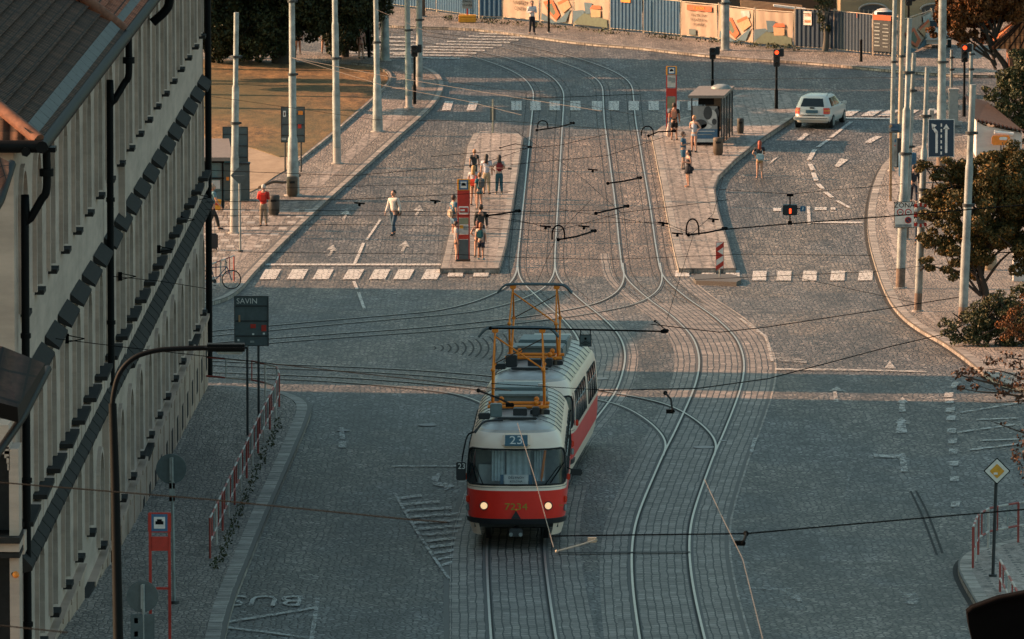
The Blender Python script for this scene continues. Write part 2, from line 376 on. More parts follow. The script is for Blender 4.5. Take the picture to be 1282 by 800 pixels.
KF=[(330,22),(420,27),(496,32),(560,34),(599,36),(660,44),(727,53),(800,59),(860,66),(939,73),(1019,78),(1111,87),(1180,92),(1240,94),(1500,92)]
pavement('far_pavement',KF+[(1500,-30),(330,-30)],'pave_setts',KF,kw=.35,dz=.14)
PL=[(551,336),(625,336),(634,305),(655,172),(650,167),(602,164),(592,168),(585,182),(576,240),(560,300)]
PRR=[(850,336),(921,336),(912,304),(899,262),(894.6,235),(900,220),(921,199),(951,175),(996,145),(1010,126),(1004,118),(965,113),(925,117),(880,140),(850,149),(832,155),(816,169),(828,229),(841,298)]
def loopkerb(P,kw=.28,dz=.2,name='kerb'):
    mb=MB(); q=[Vector(XY(x,y,dz)) for x,y in P]; q.append(q[0]); path=[]
    for a,b in zip(q,q[1:]):
        k=max(1,int((b-a).length/1.5)); path+=[a+(b-a)*i/k for i in range(k)]
    path.append(q[0]); ribbon(mb,path,-.012,kw,dz+.006,'kerb_stone',side=.19); mb.build(name,kind='structure')
sheet('left_stop_platform',[PL],.2,'pave_slab',skirt=.25); loopkerb(PL,.28)
sheet('right_stop_platform',[PRR],.2,'pave_slab',skirt=.25); loopkerb(PRR,.28)
RF=[(871,351),(868,347),(873,343),(915,343),(926,346),(928,350),(922,353)]
sheet('refuge_island',[RF],.16,'kerb_stone',skirt=.2)
# ---------------------------------------------------------------- tram tracks
TA=[(380,36),(440,44),(500,52),(550,59.5),(608,71),(645,83),(672,96.5),(685,112),(686.7,127),(684,161),(681,200),(678,240),(674,290),(671.3,332),(677,352),(693,368),(716,388),(737,407),(750,424),(755,443),(752,464),(744,486),(734,502),(714,527),(694,549),(676,578),(661,608),(652,640),(647,668),(645.5,692),(649,740),(655,797),(662,850)]
TB=[(420,28),(500,38.5),(540,43),(590,49.5),(630,56.5),(675,66),(709,74.8),(741,86),(762,97),(772,108),(774,121),(776,150),(780.5,180),(792,257),(799.5,317.6),(806,346),(827,367),(854,387),(878,406),(895,425),(903,448),(902,472),(893,501),(875,543),(863,568),(850,600),(836,637),(829,665),(827,698),(831,743),(841,798),(850,840),(862,900)]
U1=[(671.5,325),(669,345),(655,362),(625,376),(590,386),(550,392.5),(450,401),(340,411),(200,424),(60,436)]
U2=[(803,330),(805,350),(797,366),(775,379),(740,388),(680,398),(560,411),(450,419),(340,427),(200,438),(60,448)]
V1=[(60,446),(200,452),(343,459),(425,462),(520,467),(615,475),(690,485),(759,497),(806,508),(838,525),(858,543),(865,558),(862,572)]
V2=[(60,462),(200,467),(347,472.5),(425,476),(515,483),(590,492),(630,504),(660,525),(672,550),(672,580),(664,602)]
def track(px,dz,bed,full=True):
    p=ppath(px); mb=MB()
    if full:
        k0=next(i for i,q in enumerate(p) if q.y<276)
        for o_ in (-1.05,-.4,.4,1.05): ribbon(mb,p[:k0+1],o_-.012,o_+.012,.0095,'groove')
        ribbon(mb,p[k0:],-1.15,1.15,.004+.003*dz,'track_sett'); mb.build('tram_track_bed',kind='structure'); mb=MB()
    for s in(-1,1):
        c=s*.7175
        ribbon(mb,p,c-.10,c+.10,.012+.001*dz,'dark_sett')
        ribbon(mb,p,c-.028,c+.028,.028+.001*dz,'steel_rail')
        ribbon(mb,p,c-s*.028,c-s*.075,.020+.001*dz,'groove')
    mb.build('tram_rails',kind='structure')
M('dark_sett',(.085,.078,.072),.7)
for i,(t,f_) in enumerate(((TA,1),(TB,1),(U1,0),(U2,0),(V1,0),(V2,0))): track(t,i,None,f_)
# bare setts between the two straight tracks (warm stone in the stop area)
sheet('stop_area_setts',[[(656,172),(816,169),(828,229),(841,298),(850,336),(846,346),(640,346),(634,305)]],.003,'track_cobble')
# wider sett band beside the right hand curve
mb=MB(); pB=ppath(TB[14:]); ribbon(mb,pB,1.15,1.6,.0055,'track_sett'); ribbon(mb,pB,-1.5,-1.15,.0055,'track_sett'); mb.build('curve_setts',kind='structure')
pA=ppath(TA[26:]); mb=MB(); ribbon(mb,pA,-1.6,-1.15,.005,'track_sett'); ribbon(mb,pA,1.15,1.6,.005,'track_sett'); mb.build('curve_setts',kind='structure')
mb=MB(); ribbon(mb,pB,1.6,1.76,.008,'kerb_stone'); ribbon(mb,pA,-1.76,-1.6,.008,'kerb_stone'); mb.build('edging_stones',kind='structure')
# fan shaped joints
mb=MB()
for k in range(12):
    x=543+k*8.5; hgt=2+k*1.55; pts=[]
    for j in range(9):
        a=(j/8-.5)*2; pts.append(Vector(XY(x+8*(1-a*a)*min(1,.3+k/10)+k*.2,436+a*hgt)))
    ribbon(mb,pts,-.03,.03,.008,'groove')
mb.build('fan_setts',kind='structure')
# ---------------------------------------------------------------- painted markings
def mark(name,polys,dz=.037,mat='road_paint'): sheet(name,polys,dz,mat,step=4)
def stripe(x0,y0,x1,y1,wpx): 
    return [(x0,y0-wpx/2),(x1,y1-wpx/2),(x1,y1+wpx/2),(x0,y0+wpx/2)]
def vst(x0,y0,x1,y1,wpx): return [(x0-wpx/2,y0),(x0+wpx/2,y0),(x1+wpx/2,y1),(x1-wpx/2,y1)]
z=[]
for x in (325,359,391,429,462,492,527,560,592): z.append([(x,349.5),(x+7,337),(x+27,337),(x+20,349.5)] if x<560 else [(x,346),(x+3,337),(x+21,337),(x+19,346)])
mark('zebra_crossing',z,.040)
z=[]
for x in (845,878,908): z.append([(x,346),(x+1,338.5),(x+18,338.5),(x+18,346)])
for x in (942,973,1005,1040,1075): z.append([(x-1,351),(x+1,339),(x+18,339),(x+17,351)])
mark('zebra_crossing',z,.040)
z=[]
for x in (553,584,640,664,688,714,741,762,787,812,838,861): z.append([(x,138),(x+4 if x<600 else x,126.5),(x+15 if x<600 else x+13,126.5),(x+11 if x<600 else x+13,138)])
mark('zebra_crossing',z,.040)
z=[]
for x in (1050,1077,1099,1123,1150): z.append([(x,145),(x+13,137.5),(x+28,137.5),(x+16,145)])
mark('zebra_crossing',z,.040)
z=[]
for k in range(10):
    a=(600-k*13.5,41+k*3.3); L=(70+k*3); z.append([(a[0],a[1]),(a[0]+L,a[1]+1.5),(a[0]+L,a[1]+3.0),(a[0],a[1]+1.6)])
for k in range(6):
    a=(470+k*3,44+k*5.0); z.append([(a[0]-60,a[1]),(a[0]+48,a[1]+2),(a[0]+48,a[1]+3.8),(a[0]-60,a[1]+1.8)])
mark('zebra_crossing',z,.040,'faded_paint')
L_=[]
L_.append(stripe(332,331,553,331,2.2)); L_.append(stripe(1000,146.5,1115,148.5,1.8))
L_+= [vst(476,275,459,300,3),vst(455,304,443,332,4),vst(443,352,447,362,4),vst(449,366,456,386,4)]
for seg in (((1066,152),(1040,172),5),((1038,174),(1024,184),5),((1020,187),(1013,200),6),((1014,205),(1018,213),6),((1018,216),(1022,226),6),((1024,230),(1030,236),6),((1033,240),(1042,247),6),((1048,251),(1064,260),5)):
    (a,b),(c,d),wd=seg; L_.append(vst(a,b,c,d,wd))
L_+= [stripe(968,262,978,262,4),vst(1012,258,1013,280,4),stripe(1020,261,1035,261,3.5),stripe(1040,261,1046,261,3),stripe(1016,278,1080,278.5,2)]
L_+= [[(997,176),(1008,166),(1013,168),(1002,177)],[(1082,178),(1096,170),(1104,171),(1090,179)],[(1045,208),(1052,198),(1062,200),(1050,209)],[(962,206),(970,200),(975,196),(968,199)]]
mark('lane_marking',L_)
def arrow(x,y,k=1,fl=1): return [[(x-2*k*fl,y+7*k),(x+2*k*fl,y+7*k),(x+6*k*fl,y-1*k),(x+3*k*fl,y-1*k)],[(x-4*k*fl,y+0*k),(x+5*k*fl,y-7*k),(x+10*k*fl,y+1*k)]]
A_=[]
for x,y,k in ((412,313,1),(503,308,1),(430,268,.9),(521,263,.9)): A_+=arrow(x,y,k)
A_+= [[(1044,503),(1050,503),(1047,489),(1043,489)],[(1038,489),(1058,489),(1047,484)],[(1125,515),(1134,515),(1132,503),(1127,503)],[(1123,504),(1137,504),(1130,497)],[(1121,542),(1136,542),(1133,529),(1124,529)],[(1120,530),(1139,530),(1129,522)],[(1107,461),(1122,461),(1114,452)],[(1128,590),(1137,590),(1133,568),(1126,568)]]
A_+= [[(540,598),(548,592),(552,593),(548,603),(560,606),(558,610),(541,606)],[(556,604),(570,608),(556,614)]]
A_+= [[(425,549),(432,549),(430,535),(425,535)],[(424,560),(434,560),(433,552),(424,552)]]
mark('arrow_marking',A_,mat='faded_paint')
L_=[stripe(970,462,1060,462.5,2.4),stripe(1060,462.7,1160,465,1.8),[(938,566),(943,566),(948,548),(943,548)],stripe(1094,570,1130,571,4)]
L_+= [stripe(1197,517,1282,503,1.8),stripe(1198,541,1270,531,1.8),stripe(1214,563,1300,552,1.8),stripe(1222,525,1275,523,1.3),stripe(1230,551,1285,549,1.3)]
for k,y in enumerate((478,491,499,510,520,536,549,562,577,596,628)):
    x=1184+(6 if k==0 else 0)+k*.9-3; L_.append([(x,y+6),(x+11,y+6),(x+12,y),(x+1,y)] if k else [(x+2,y+7),(x+9,y+7),(x+16,y),(x+6,y)])
L_+= [[(957,421),(961,421),(969,452),(965,452)],[(925,399),(928,398),(961,421),(957,422)]]
mark('faded_marking',L_[4:],mat='faded_paint'); L_=L_[:4]
L_+= [stripe(490,583,582,583,1.6),vst(398,748,390,800,5.5),stripe(268,781,398,760,2.6),stripe(268,783,382,797,2.2)]
mark('lane_marking',L_,mat='faded_paint')
H_=[]
for k in range(12):
    y=620+k*7.6; xl=498+k*5.0; xr=[528,551,566,576,578,576,573,571,569,568,567,566][k]; H_.append([(xl,y+2.4),(xr,y-1.8),(xr,y+1.8),(xl,y+5.4)])
H_+= [vst(494,617,507,640,4),vst(507,640,562,724,4)]
mark('hatched_marking',H_,mat='faded_paint')
W_=[vst(492,600,490,545,2),stripe(960,448,1010,452,5),vst(1062,590,1060,625,4),stripe(935,735,985,738,2),[(1125,740),(1150,742),(1148,765),(1136,760)],[(978,738),(992,733),(998,742),(1010,760),(1003,764),(990,748)]]
mark('worn_marking',W_,mat='worn_paint')
# letters painted on the road
def roadtext(body,px,py,hm,wm,z=.037):
    g=G(px,py); t=text(body,1.0,'faded_paint',(0,0,0),None,'road_lettering',rx=0)
    t.scale=(wm,hm,1); sl=(gz(g.y+1)-gz(g.y-1))/2; t.rotation_euler=(-math.atan(sl),0,math.pi); t.location=(g.x,g.y,gz(g.y)+z); t['kind']='structure'
roadtext('BUS',333,753,3.8,1.05)
# manholes, cracks and drains
mb=MB()
for x,y,r_ in ((535,533,.28),(905,553,.12),(881,561,.3),(430,540,.2),(750,475,.3)):
    g=G(x,y); mb.tube([(g.x,g.y,g.z+.02),(g.x,g.y,g.z+.035)],r_,'stone',20)
mb.build('manhole_cover',kind='structure')
mb=MB()
for a in ([(1140,615),(1152,640),(1162,665),(1173,695)],[(1147,615),(1160,640),(1170,665),(1180,693)]): ribbon(mb,ppath(a),-.03,.03,.01,'groove')
for a in ([(697,694),(780,693.5),(864,693)],): ribbon(mb,ppath(a),-.12,.12,.042,'groove')
mb.build('road_joint',kind='structure')
# ---------------------------------------------------------------- the long corner building
def facX(Y): return -9.46-(238-Y)*.0090
def building():
    Y0,Y1=157.6,236.8; top=-14.25; bays=19; bw=(Y1-Y0)/bays
    b=thing('corner_building','long cream building with three rows of arched windows and dark slate hoods','building',(0,0,0))
    wall=MB()
    rows=[(-15.0,-17.9,1.5),(-19.75,-22.15,1.5),(-24.15,-26.35,1.6)]   # top, sill, width
    gl=MB()
    segs=[]
    def wpt(y,z,off=0): return (facX(y)+off,y,z)
    for i in range(bays):
        ya=Y0+i*bw; yb=ya+bw; yc=(ya+yb)/2; near=i<6
        zt=top
        for ri,(t,s_,wd) in enumerate(rows):
            if ri==2 and near: t+=.9; s_+=.9
            r_=wd/2; ct=t-r_
            A,B=yc-r_,yc+r_
            zb=(rows[ri+1][0]+ (0.9 if near and ri==1 else 0)) if ri<2 else -33
            zb0=(s_+ (zb-s_)*.5) if ri<2 else -33
            # side strips, band above, band below
            for q in ([(ya,zt),(A,zt),(A,zb0),(ya,zb0)],[(B,zt),(yb,zt),(yb,zb0),(B,zb0)],[(A,s_),(B,s_),(B,zb0),(A,zb0)]):
                m='cream_plaster' if zb0>-28 else 'cream_plaster'
                wall.face([wpt(*p) for p in q],m)
            arc=[(yc+math.cos(math.pi*k/8)*r_,ct+math.sin(math.pi*k/8)*r_) for k in range(9)]  # B..A
            for k in range(8):
                (y1,z1),(y2,z2)=arc[k],arc[k+1]; wall.face([wpt(y1,z1),wpt(y1,zt),wpt(y2,zt),wpt(y2,z2)],'cream_plaster')
            out=[(A,s_)]+list(reversed(arc))+[(B,s_)]
            for k in range(len(out)):
                p,q=out[k],out[(k+1)%len(out)]; wall.face([wpt(*p),wpt(*q),wpt(*q,-.4),wpt(*p,-.4)],'cream_plaster')
            gm=MB(); gm.face([wpt(*p,-.3) for p in out],'dark_glass')
            for yy in (A+.05,yc,B-.05): gm.box((facX(yy)-.27,yy,(ct+s_)/2),(.06,.07,ct-s_),'white_paint')
            for zz in (s_+.04,ct,(ct+s_)/2): gm.box((facX(yc)-.262,yc,zz),(.05,2*r_-.1,.06),'white_paint')
            wi=gm.build('window',b)
            # projecting surround
            sr=MB(); o2=[(A-.14,s_)]+[(yc+math.cos(math.pi*k/8)*(r_+.14),ct+math.sin(math.pi*k/8)*(r_+.14)) for k in range(8,-1,-1)]+[(B+.14,s_)]
            for k in range(len(out)-1):
                for e0,e1,f0,f1 in ((.09,.09,out,o2),):
                    sr.face([wpt(*out[k],.09),wpt(*out[k+1],.09),wpt(*o2[k+1],.09),wpt(*o2[k],.09)],'cream_plaster')
                    sr.face([wpt(*o2[k],0),wpt(*o2[k+1],0),wpt(*o2[k+1],.09),wpt(*o2[k],.09)],'cream_plaster')
                    sr.face([wpt(*out[k],0),wpt(*out[k+1],0),wpt(*out[k+1],.09),wpt(*out[k],.09)],'cream_plaster')
            sr.build('frame',wi)
            si=MB(); si.box((facX(yc)+(.14 if ri==1 else .09),yc,s_-.06),(.30 if ri==1 else .2,2.7 if ri==1 else 2*r_*.55,.10),'slate'); si.build('sill',wi)
            if ri==1:
                hd=MB(); x=facX(yc)
                vs=[(x+.003,yc-1.65,t+.52),(x+.30,yc-1.65,t+.28),(x+.30,yc+1.65,t+.28),(x+.003,yc+1.65,t+.52),(x+.003,yc-1.65,t+.34),(x+.30,yc-1.65,t+.22),(x+.30,yc+1.65,t+.22),(x+.003,yc+1.65,t+.34)]
                hd.idx(vs,[(0,1,2,3),(7,6,5,4),(0,4,5,1),(1,5,6,2),(2,6,7,3)],'slate'); hd.build('hood',wi)
            zt=zb0
        segs.append(yc)
        if i%1==0:
            pass
    # courtyard side and end walls
    xe=facX(Y1); xn=facX(Y0)
    wall.face([(xe,Y1,top),(xe,Y1,-33),(-24,Y1,-33),(-24,Y1,top)],'cream_plaster')
    wall.face([(xn,Y0,top),(-24,Y0,top),(-24,Y0,-33),(xn,Y0,-33)],'cream_plaster')
    wall.build('wall',b)
    # cornice ledge, string course, base course
    led=MB(); bs=MB(); st=MB(); n=56
    for k in range(n):
        y=Y0+(Y1-Y0)*(k+.5)/n; L=(Y1-Y0)/n; x=facX(y); z=-22.95 if y<195 else -23.15
        led.idx([(x+.003,y-L/2,z+.3),(x+.32,y-L/2,z-.04),(x+.32,y+L/2-.03,z-.04),(x+.003,y+L/2-.03,z+.3),(x+.003,y-L/2,z-.2),(x+.32,y-L/2,z-.12),(x+.32,y+L/2-.03,z-.12),(x+.003,y+L/2-.03,z-.2)],[(0,1,2,3),(7,6,5,4),(0,4,5,1),(1,5,6,2),(2,6,7,3)],'slate')
        st.box((x+.08,y,-22.52),(.17,L-.001,.42),'cream_plaster')
    led.build('cornice_ledge',b); st.build('string_course',b)
    for k in range(28):
        y=Y0+(Y1-Y0)*(k+.5)/28; L=(Y1-Y0)/28; zt=-26.75 if y>178 else -25.9
        bs.box((facX(y)+.06,y,(zt-33)/2),(.14,L,33+zt),'pink_plaster'); bs.box((facX(y)+.09,y,zt+.05),(.2,L-.002,.12),'slate' if k%9==7 else 'pink_plaster')
        if y>200: bs.box((facX(y)+.135,y,-27.9),(.012,.8,.7),'slate')
    bs.build('base_course',b)
    # roof: near dark part and farther red part
    def roof(ya,yb,mat,rise,hip0):
        m=MB(); xe=.55; ridge=-17.5; zr=top+rise
        def E(y): return (facX(y)+xe,y,top+.05)
        a,c=E(ya),E(yb); hy=ya+ (7 if hip0 else 0)
        r0=(ridge,hy,zr); r1=(ridge,yb,zr)
        L=yb-ya
        K=28; av,cv,r1v,r0v=map(Vector,(a,c,r1,r0))
        for q in range(K):
            f0,f1=q/K,(q+1)/K; A0=av+(r0v-av)*f0; B0=cv+(r1v-cv)*f0; A1=av+(r0v-av)*f1; B1=cv+(r1v-cv)*f1
            u_=Vector((.035,0,.05)); m.face([A0+u_,B0+u_,B1,A1],mat,[(A0.y-ya,9*f0),(B0.y-ya,9*f0),(B1.y-ya,9*f1),(A1.y-ya,9*f1)]); m.face([A0,B0,B0+u_,A0+u_],'slate')
        bl=(-25,yb,top); al=(-25,ya,top)
        m.face([c,bl,r1],mat,[(0,0),(9,0),(4,5)]); m.face([bl,al,r0,r1],mat,[(0,0),(L,0),(L,9),(0,9)])
        m.face([al,a,r0],mat,[(0,0),(15,0),(7.5,9)])
        rf=m.build('roof',b)
        h=MB(); h.tube([Vector(a)+Vector((0,0,.05)),Vector(r0)+Vector((0,0,.05))],.14,'rust_tile',8); h.tube([Vector(r0)+Vector((0,0,.05)),Vector(r1)+Vector((0,0,.05))],.14,'rust_tile',8); h.build('ridge_tiles',rf)
        g=MB(); k=20
        for i in range(k):
            y0=ya+(yb-ya)*i/k; y1=ya+(yb-ya)*(i+1)/k
            p,q=Vector(E(y0)),Vector(E(y1)); up=Vector((-.5,0,rise*.5/8))
            g.face([p+Vector((0,0,.03)),q+Vector((0,-.04,.03)),q+Vector((-.30,-.04,.30)),p+Vector((-.30,0,.30))],'grey_sheet')
        g.build('eaves_flashing',rf)
        gu=MB(); gu.tube([(facX(ya)+xe+.08,ya-.3,top-.02),(facX(yb)+xe+.08,yb,top-.02)],.13,'black_metal',10); gu.tube([(facX(ya)+xe-.25,ya-.3,top-.12),(facX(yb)+xe-.25,yb,top-.12)],.1,'black_metal',6)
        gu.build('gutter',b)
        if hip0:
            g2=MB(); g2.tube([(facX(ya)+xe+.1,ya-.12,top-.02),(-25,ya-.12,top-.02)],.13,'black_metal',10); g2.box((-17,ya+.2,top-.10),(15.4,.5,.10),'black_metal'); g2.build('gutter',b)
    M('rust_tile',(.22,.085,.045),.8,var=.4); M('grey_sheet',(.085,.09,.085),.7,var=.3)
    roof(Y0-.4,186.6,'old_tiles',5.6,True); roof(186.9,Y1+.3,'red_tiles',6.6,False)
    # downpipes
    def pipe(y,z0,y2,z1,top_=top):
        p=MB(); x=facX(y)
        pts=[(x+.62,y,top_-.1),(x+.62,y,top_-1.0),(x+.5,y,top_-1.25),(facX(y2)+.22,y2,top_-1.75),(facX(y2)+.17,y2,top_-2.0),(facX(y2)+.17,y2,z1)]
        p.tube(crom(pts,4),.085,'black_metal',10); p.tube([(x+.62,y,top_-.75),(x+.62,y,top_-.6)],.15,'black_metal',12)
        z=top_-4
        while z>z1: p.tube([(facX(y2)+.17,y2,z),(facX(y2)+.17,y2,z-.1)],.11,'black_metal',10); z-=3
        p.build('downpipe',b)
    pipe(158.4,0,158.4,-28); pipe(187.4,0,187.2,-28)
    p=MB(); x=facX(Y1); p.tube([(x+.16,Y1-.1,top),(x+.16,Y1-.1,-28.6)],.10,'black_metal',8); p.build('downpipe',b)
    p=MB(); p.tube(crom([(facX(206)+.62,206,top-.15),(facX(206)+.62,206,top-.6),(facX(206)+.5,206,top-.85),(facX(206)+.17,206,top-1.15)],4),.12,'black_metal',8); p.build('downpipe',b)
    # far flank details: pilaster on street side
    p=MB(); p.box((facX(186)+.07,186.5,-25.5),(.18,.55,5.5),'cream_plaster'); p.build('pilaster',b); p=MB(); p.box((facX(193.4)+.07,193.6,-19.0),(.18,.5,8.6),'cream_plaster'); p.build('pilaster',b)
building()
# foreground roofs at the left edge
tilemat('rust_sheet',(.05,.022,.016),(.07,.03,.02),(.012,.008,.007),1.5,.7)
def annex():
    t=thing('dormer_roof','rusty brown sheet roof end jutting in front of the cream facade, left edge','building',(0,0,0))
    P=[W(-120,418,80),W(2,434,76),W(56,456,70),W(22,508,73),W(-40,560,80)]
    P=[W(-140,400,74),W(4,434,74),W(56,455,72.5),W(22,510,76),W(-130,470,78)]
    m=MB(); m.face(P,'rust_sheet',[(0,4),(2,4),(3,3.6),(2.6,1.2),(0,1)]); m.build('roof',t)
    m=MB()
    Q=[p+Vector((0,.2,-.28)) for p in P]
    m.face(Q[::-1],'black_metal')
    for i in range(5): j=(i+1)%5; m.face([P[i],Q[i],Q[j],P[j]],'black_metal')
    m.tube([W(60,462,72),W(30,520,75),W(-60,650,80)],.07,'black_metal'); m.build('gutter',t)
    m=MB(); a,c=W(12,500,77),W(-200,520,78); m.face([a,c,Vector((c.x,c.y,-26)),Vector((a.x,a.y,-26))],'cream_plaster') if False else None
    if m.f: m.build('wall',t)
    t=thing('red_gable_roof','small dark red roof corner at the left edge, below the big tiled roof','building',(0,0,0))
    P=[W(-90,150,74),W(-1,196,72),W(14,204,71.5),W(8,225,72.5),W(-60,330,76),W(-120,330,78)]
    m=MB(); m.face(P,'red_tiles',[(0,3),(2,2),(2.3,1.7),(2,1),(1,0),(0,0)]); m.build('roof',t)
    m=MB(); m.tube([W(14,206,71.5),W(0,250,73),W(-30,300,75)],.09,'black_metal'); m.build('gutter',t)
annex()
def entrance():
    # stone entrance bay at the near end of the building, cut by the left edge
    t=thing('entrance_porch','cream porch with arched doorway and dark cornice at the lower left edge','porch',(0,0,0))
    s=62; 
    def q(x,y): return W(x,y,s)
    o=q(8,700); Y=o.y
    m=MB(); X=lambda x:(x-641)/s; Z=lambda y:q(0,y).z
    yb=Y+1.5
    def blk(x0,x1,y0,y1,yo=0,mat='cream_plaster'):
        m.box(((X(x0)+X(x1))/2,Y+yo+.5,(Z(y0)+Z(y1))/2),(X(x1)-X(x0),1.0,abs(Z(y0)-Z(y1))),mat)
    blk(-90,-16,540,950); blk(12,24,560,950); blk(-16,12,530,560); 
    for k in range(5):
        a=math.pi*k/8; 
        blk(-2+12*math.cos(a)+0,13,570+k*0+22*(1-math.sin(a))-14,570+22*(1-math.sin(a))-5) if k<4 else None
    m.build('wall',t)
    m=MB(); m.box((X(-2),Y+.9,(Z(560)+Z(950))/2),(X(14)-X(-18),.1,abs(Z(560)-Z(950))),'dark_metal'); m.build('door',t)
    m=MB(); m.box(((X(-90)+X(26))/2,Y+.35,Z(674)),(X(26)-X(-90),1.3,.12),'slate'); m.box(((X(-90)+X(26))/2,Y+.42,Z(683)),(X(24)-X(-90),1.2,.2),'cream_plaster'); m.box(((X(-90)+X(26))/2,Y+.42,Z(694)),(X(25)-X(-90),1.2,.10),'slate'); m.build('cornice',t)
    m=MB(); m.ball((X(20),Y-.08,Z(719)),.07,'orange_paint',8); m.tube([(X(20),Y-.08,Z(719)),(X(16),Y+.02,Z(719))],.04,'black_metal'); m.build('lamp',t)
entrance()
# unseen houses added left of the side street, sized to shade the junction
def house(loc,wd,dp,h,rise,label):
    t=thing('shade_house',label,'building',loc)
    m=MB(); m.box((0,0,h/2),(wd,dp,h),'cream_plaster')
    m.build('wall',t); m=MB(); x=wd/2+.3;y=dp/2+.0
    P=[(-x,-y,h),(x,-y,h),(x,y,h),(-x,y,h),(-x,0,h+rise),(x,0,h+rise)]
    if rise: m.idx(P,[(0,1,5,4),(2,3,4,5),(1,2,5),(3,0,4)],'red_tiles'); m.build('roof',t)
    else: m.box((0,0,h+.15),(wd+.6,dp,.3),'slate'); m.build('roof',t)
    m=MB()
    for i in range(3):
        for k in range(int(h//3.5)): m.box((wd/2+.01,(i-1)*dp*.3,2+k*3.4),(.06,1.1,1.7),'dark_glass')
    m.build('window',t)
gr=gz(240)
house((-31,246.6,gr),4,6.0,21.0,0,'tall unseen cream house added across the side street to shade the junction')
house((-36,260.2,gr),10,23.9,15.6,0,'lower unseen cream row house beyond the side street, sized to shade the junction')
house((-36,280.4,gr),10,16,13.5,0,'lowest unseen cream row house farthest along the side street, sized to shade the junction')
# ---------------------------------------------------------------- the two tram cars
M('tram_cream',(1.0,.74,.58),.35,var=.07,scale=2); M('tram_red',(.95,.03,.016),.3,var=.06,scale=2); M('tram_roof',(.40,.37,.345),.35,.1,.22,2); M('tram_black',(.016,.017,.02),.5)
M('roof_sheen',(.52,.43,.36),.3,.2,.2,2); M('interior',(.10,.12,.12),.7); M('interior_light',(.42,.46,.45),.8); M('box_grey',(.15,.19,.19),.5); M('seam',(.17,.17,.17),.5); M('tram_orange',(1.0,.25,.012),.45,var=.12)  # paler pinkish roof sides carry their reflected light in the colour
def glassmat():
    m,n,b=newmat('window_glass'); b.inputs['Base Color'].default_value=(.10,.14,.15,1); b.inputs['Roughness'].default_value=.05; b.inputs['Alpha'].default_value=.26; b.inputs['Specular IOR Level'].default_value=.8; MC['window_glass']=m
    m,n,b=newmat('headlamp'); b.inputs['Base Color'].default_value=(1,.8,.5,1); b.inputs['Emission Color'].default_value=(1,.60,.30,1); b.inputs['Emission Strength'].default_value=.4; MC['headlamp']=m
    m,n,b=newmat('red_lamp'); b.inputs['Base Color'].default_value=(.8,.03,.01,1); b.inputs['Emission Color'].default_value=(1,.07,.015,1); b.inputs['Emission Strength'].default_value=1.3; MC['red_lamp']=m
    m,n,b=newmat('red_lens'); b.inputs['Base Color'].default_value=(.75,.05,.02,1); b.inputs['Roughness'].default_value=.2; MC['red_lens']=m
glassmat()
def cr1(tab,z):
    if z<=tab[0][0]: return tab[0][1]
    for (a,b),(c,d) in zip(tab,tab[1:]):
        if z<=c: 
            t=(z-a)/(c-a); return b+(d-b)*t
    return tab[-1][1]
TW=[(.28,1.12),(.45,1.17),(.7,1.22),(1.0,1.245),(1.5,1.25),(2.0,1.24),(2.4,1.20),(2.6,1.15),(2.75,1.06),(2.87,.93),(2.96,.75),(3.02,.5),(3.05,.22),(3.055,.02)]
TYF=[(.28,.12),(.7,.0),(1.45,.0),(1.6,.06),(2.4,.36),(2.6,.46),(2.75,.62),(2.87,.85),(2.96,1.2),(3.02,1.7),(3.05,2.3),(3.055,3.0)]
TD=1.35; TL=14.0
def tsurf(u,z,off=0,rear=False):
    # u in [-1,1]: plan angle round the nose, |u|<=1; beyond: along the side
    def p(u,z):
        w_=cr1(TW,z); yf=cr1(TYF,z); s=1 if u>=0 else -1; a=min(abs(u),1)*math.pi/2; k=.72
        if abs(u)<=1: x=w_*math.sin(a)**k; y=yf+TD*(1-max(0,math.cos(a))**k)
        else: x=w_; y=yf+TD+(abs(u)-1)*(TL/2-yf-TD)
        return Vector((s*x,y,z))
    q=p(u,z)
    if off:
        e=.004; a=p(u+e,z)-p(u-e,z); b=p(u,min(z+.01,3.05))-p(u,z-.01); n=a.cross(b); 
        if n.length<1e-9: n=Vector((0,-1,0))
        n.normalize()
        if n.dot(Vector((q.x,q.y-3,.0)))<0: n=-n
        q=q+n*off
    if rear: q=Vector((-q.x,TL-q.y,q.z))
    return q
US=[-2,-1.8,-1.6,-1.4,-1.2,-1.1]+[i/16 for i in range(-16,17)]+[1.1,1.2,1.4,1.6,1.8,2]
ZS=[.28,.45,.62,.70,.82,1.0,1.2,1.42,1.58,1.8,2.0,2.2,2.4,2.5,2.6,2.68,2.75,2.81,2.87,2.92,2.96,2.99,3.02,3.05,3.055]
def patch(mb,u0,u1,z0,z1,off,mat,nu=8,nz=4,rear=False,inset=None,rc=0):
    vs=[];fs=[]
    for j in range(nz+1):
        z=z0+(z1-z0)*j/nz
        for i in range(nu+1):
            u=u0+(u1-u0)*i/nu
            if rc:  # rounded corners: shrink the row near the top and bottom
                e=min(z-z0,z1-z); sh=(rc*(1-math.sqrt(max(0,1-(1-min(e/rc,1))**2)))) if e<rc else 0
                um=(u0+u1)/2; u=um+(u-um)*(1-sh*.9/abs(u1-u0))
            vs.append(tsurf(u,z,off,rear))
    for j in range(nz):
        for i in range(nu): a=j*(nu+1)+i; fs.append((a,a+1,a+nu+2,a+nu+1))
    mb.idx(vs,fs,mat,True)
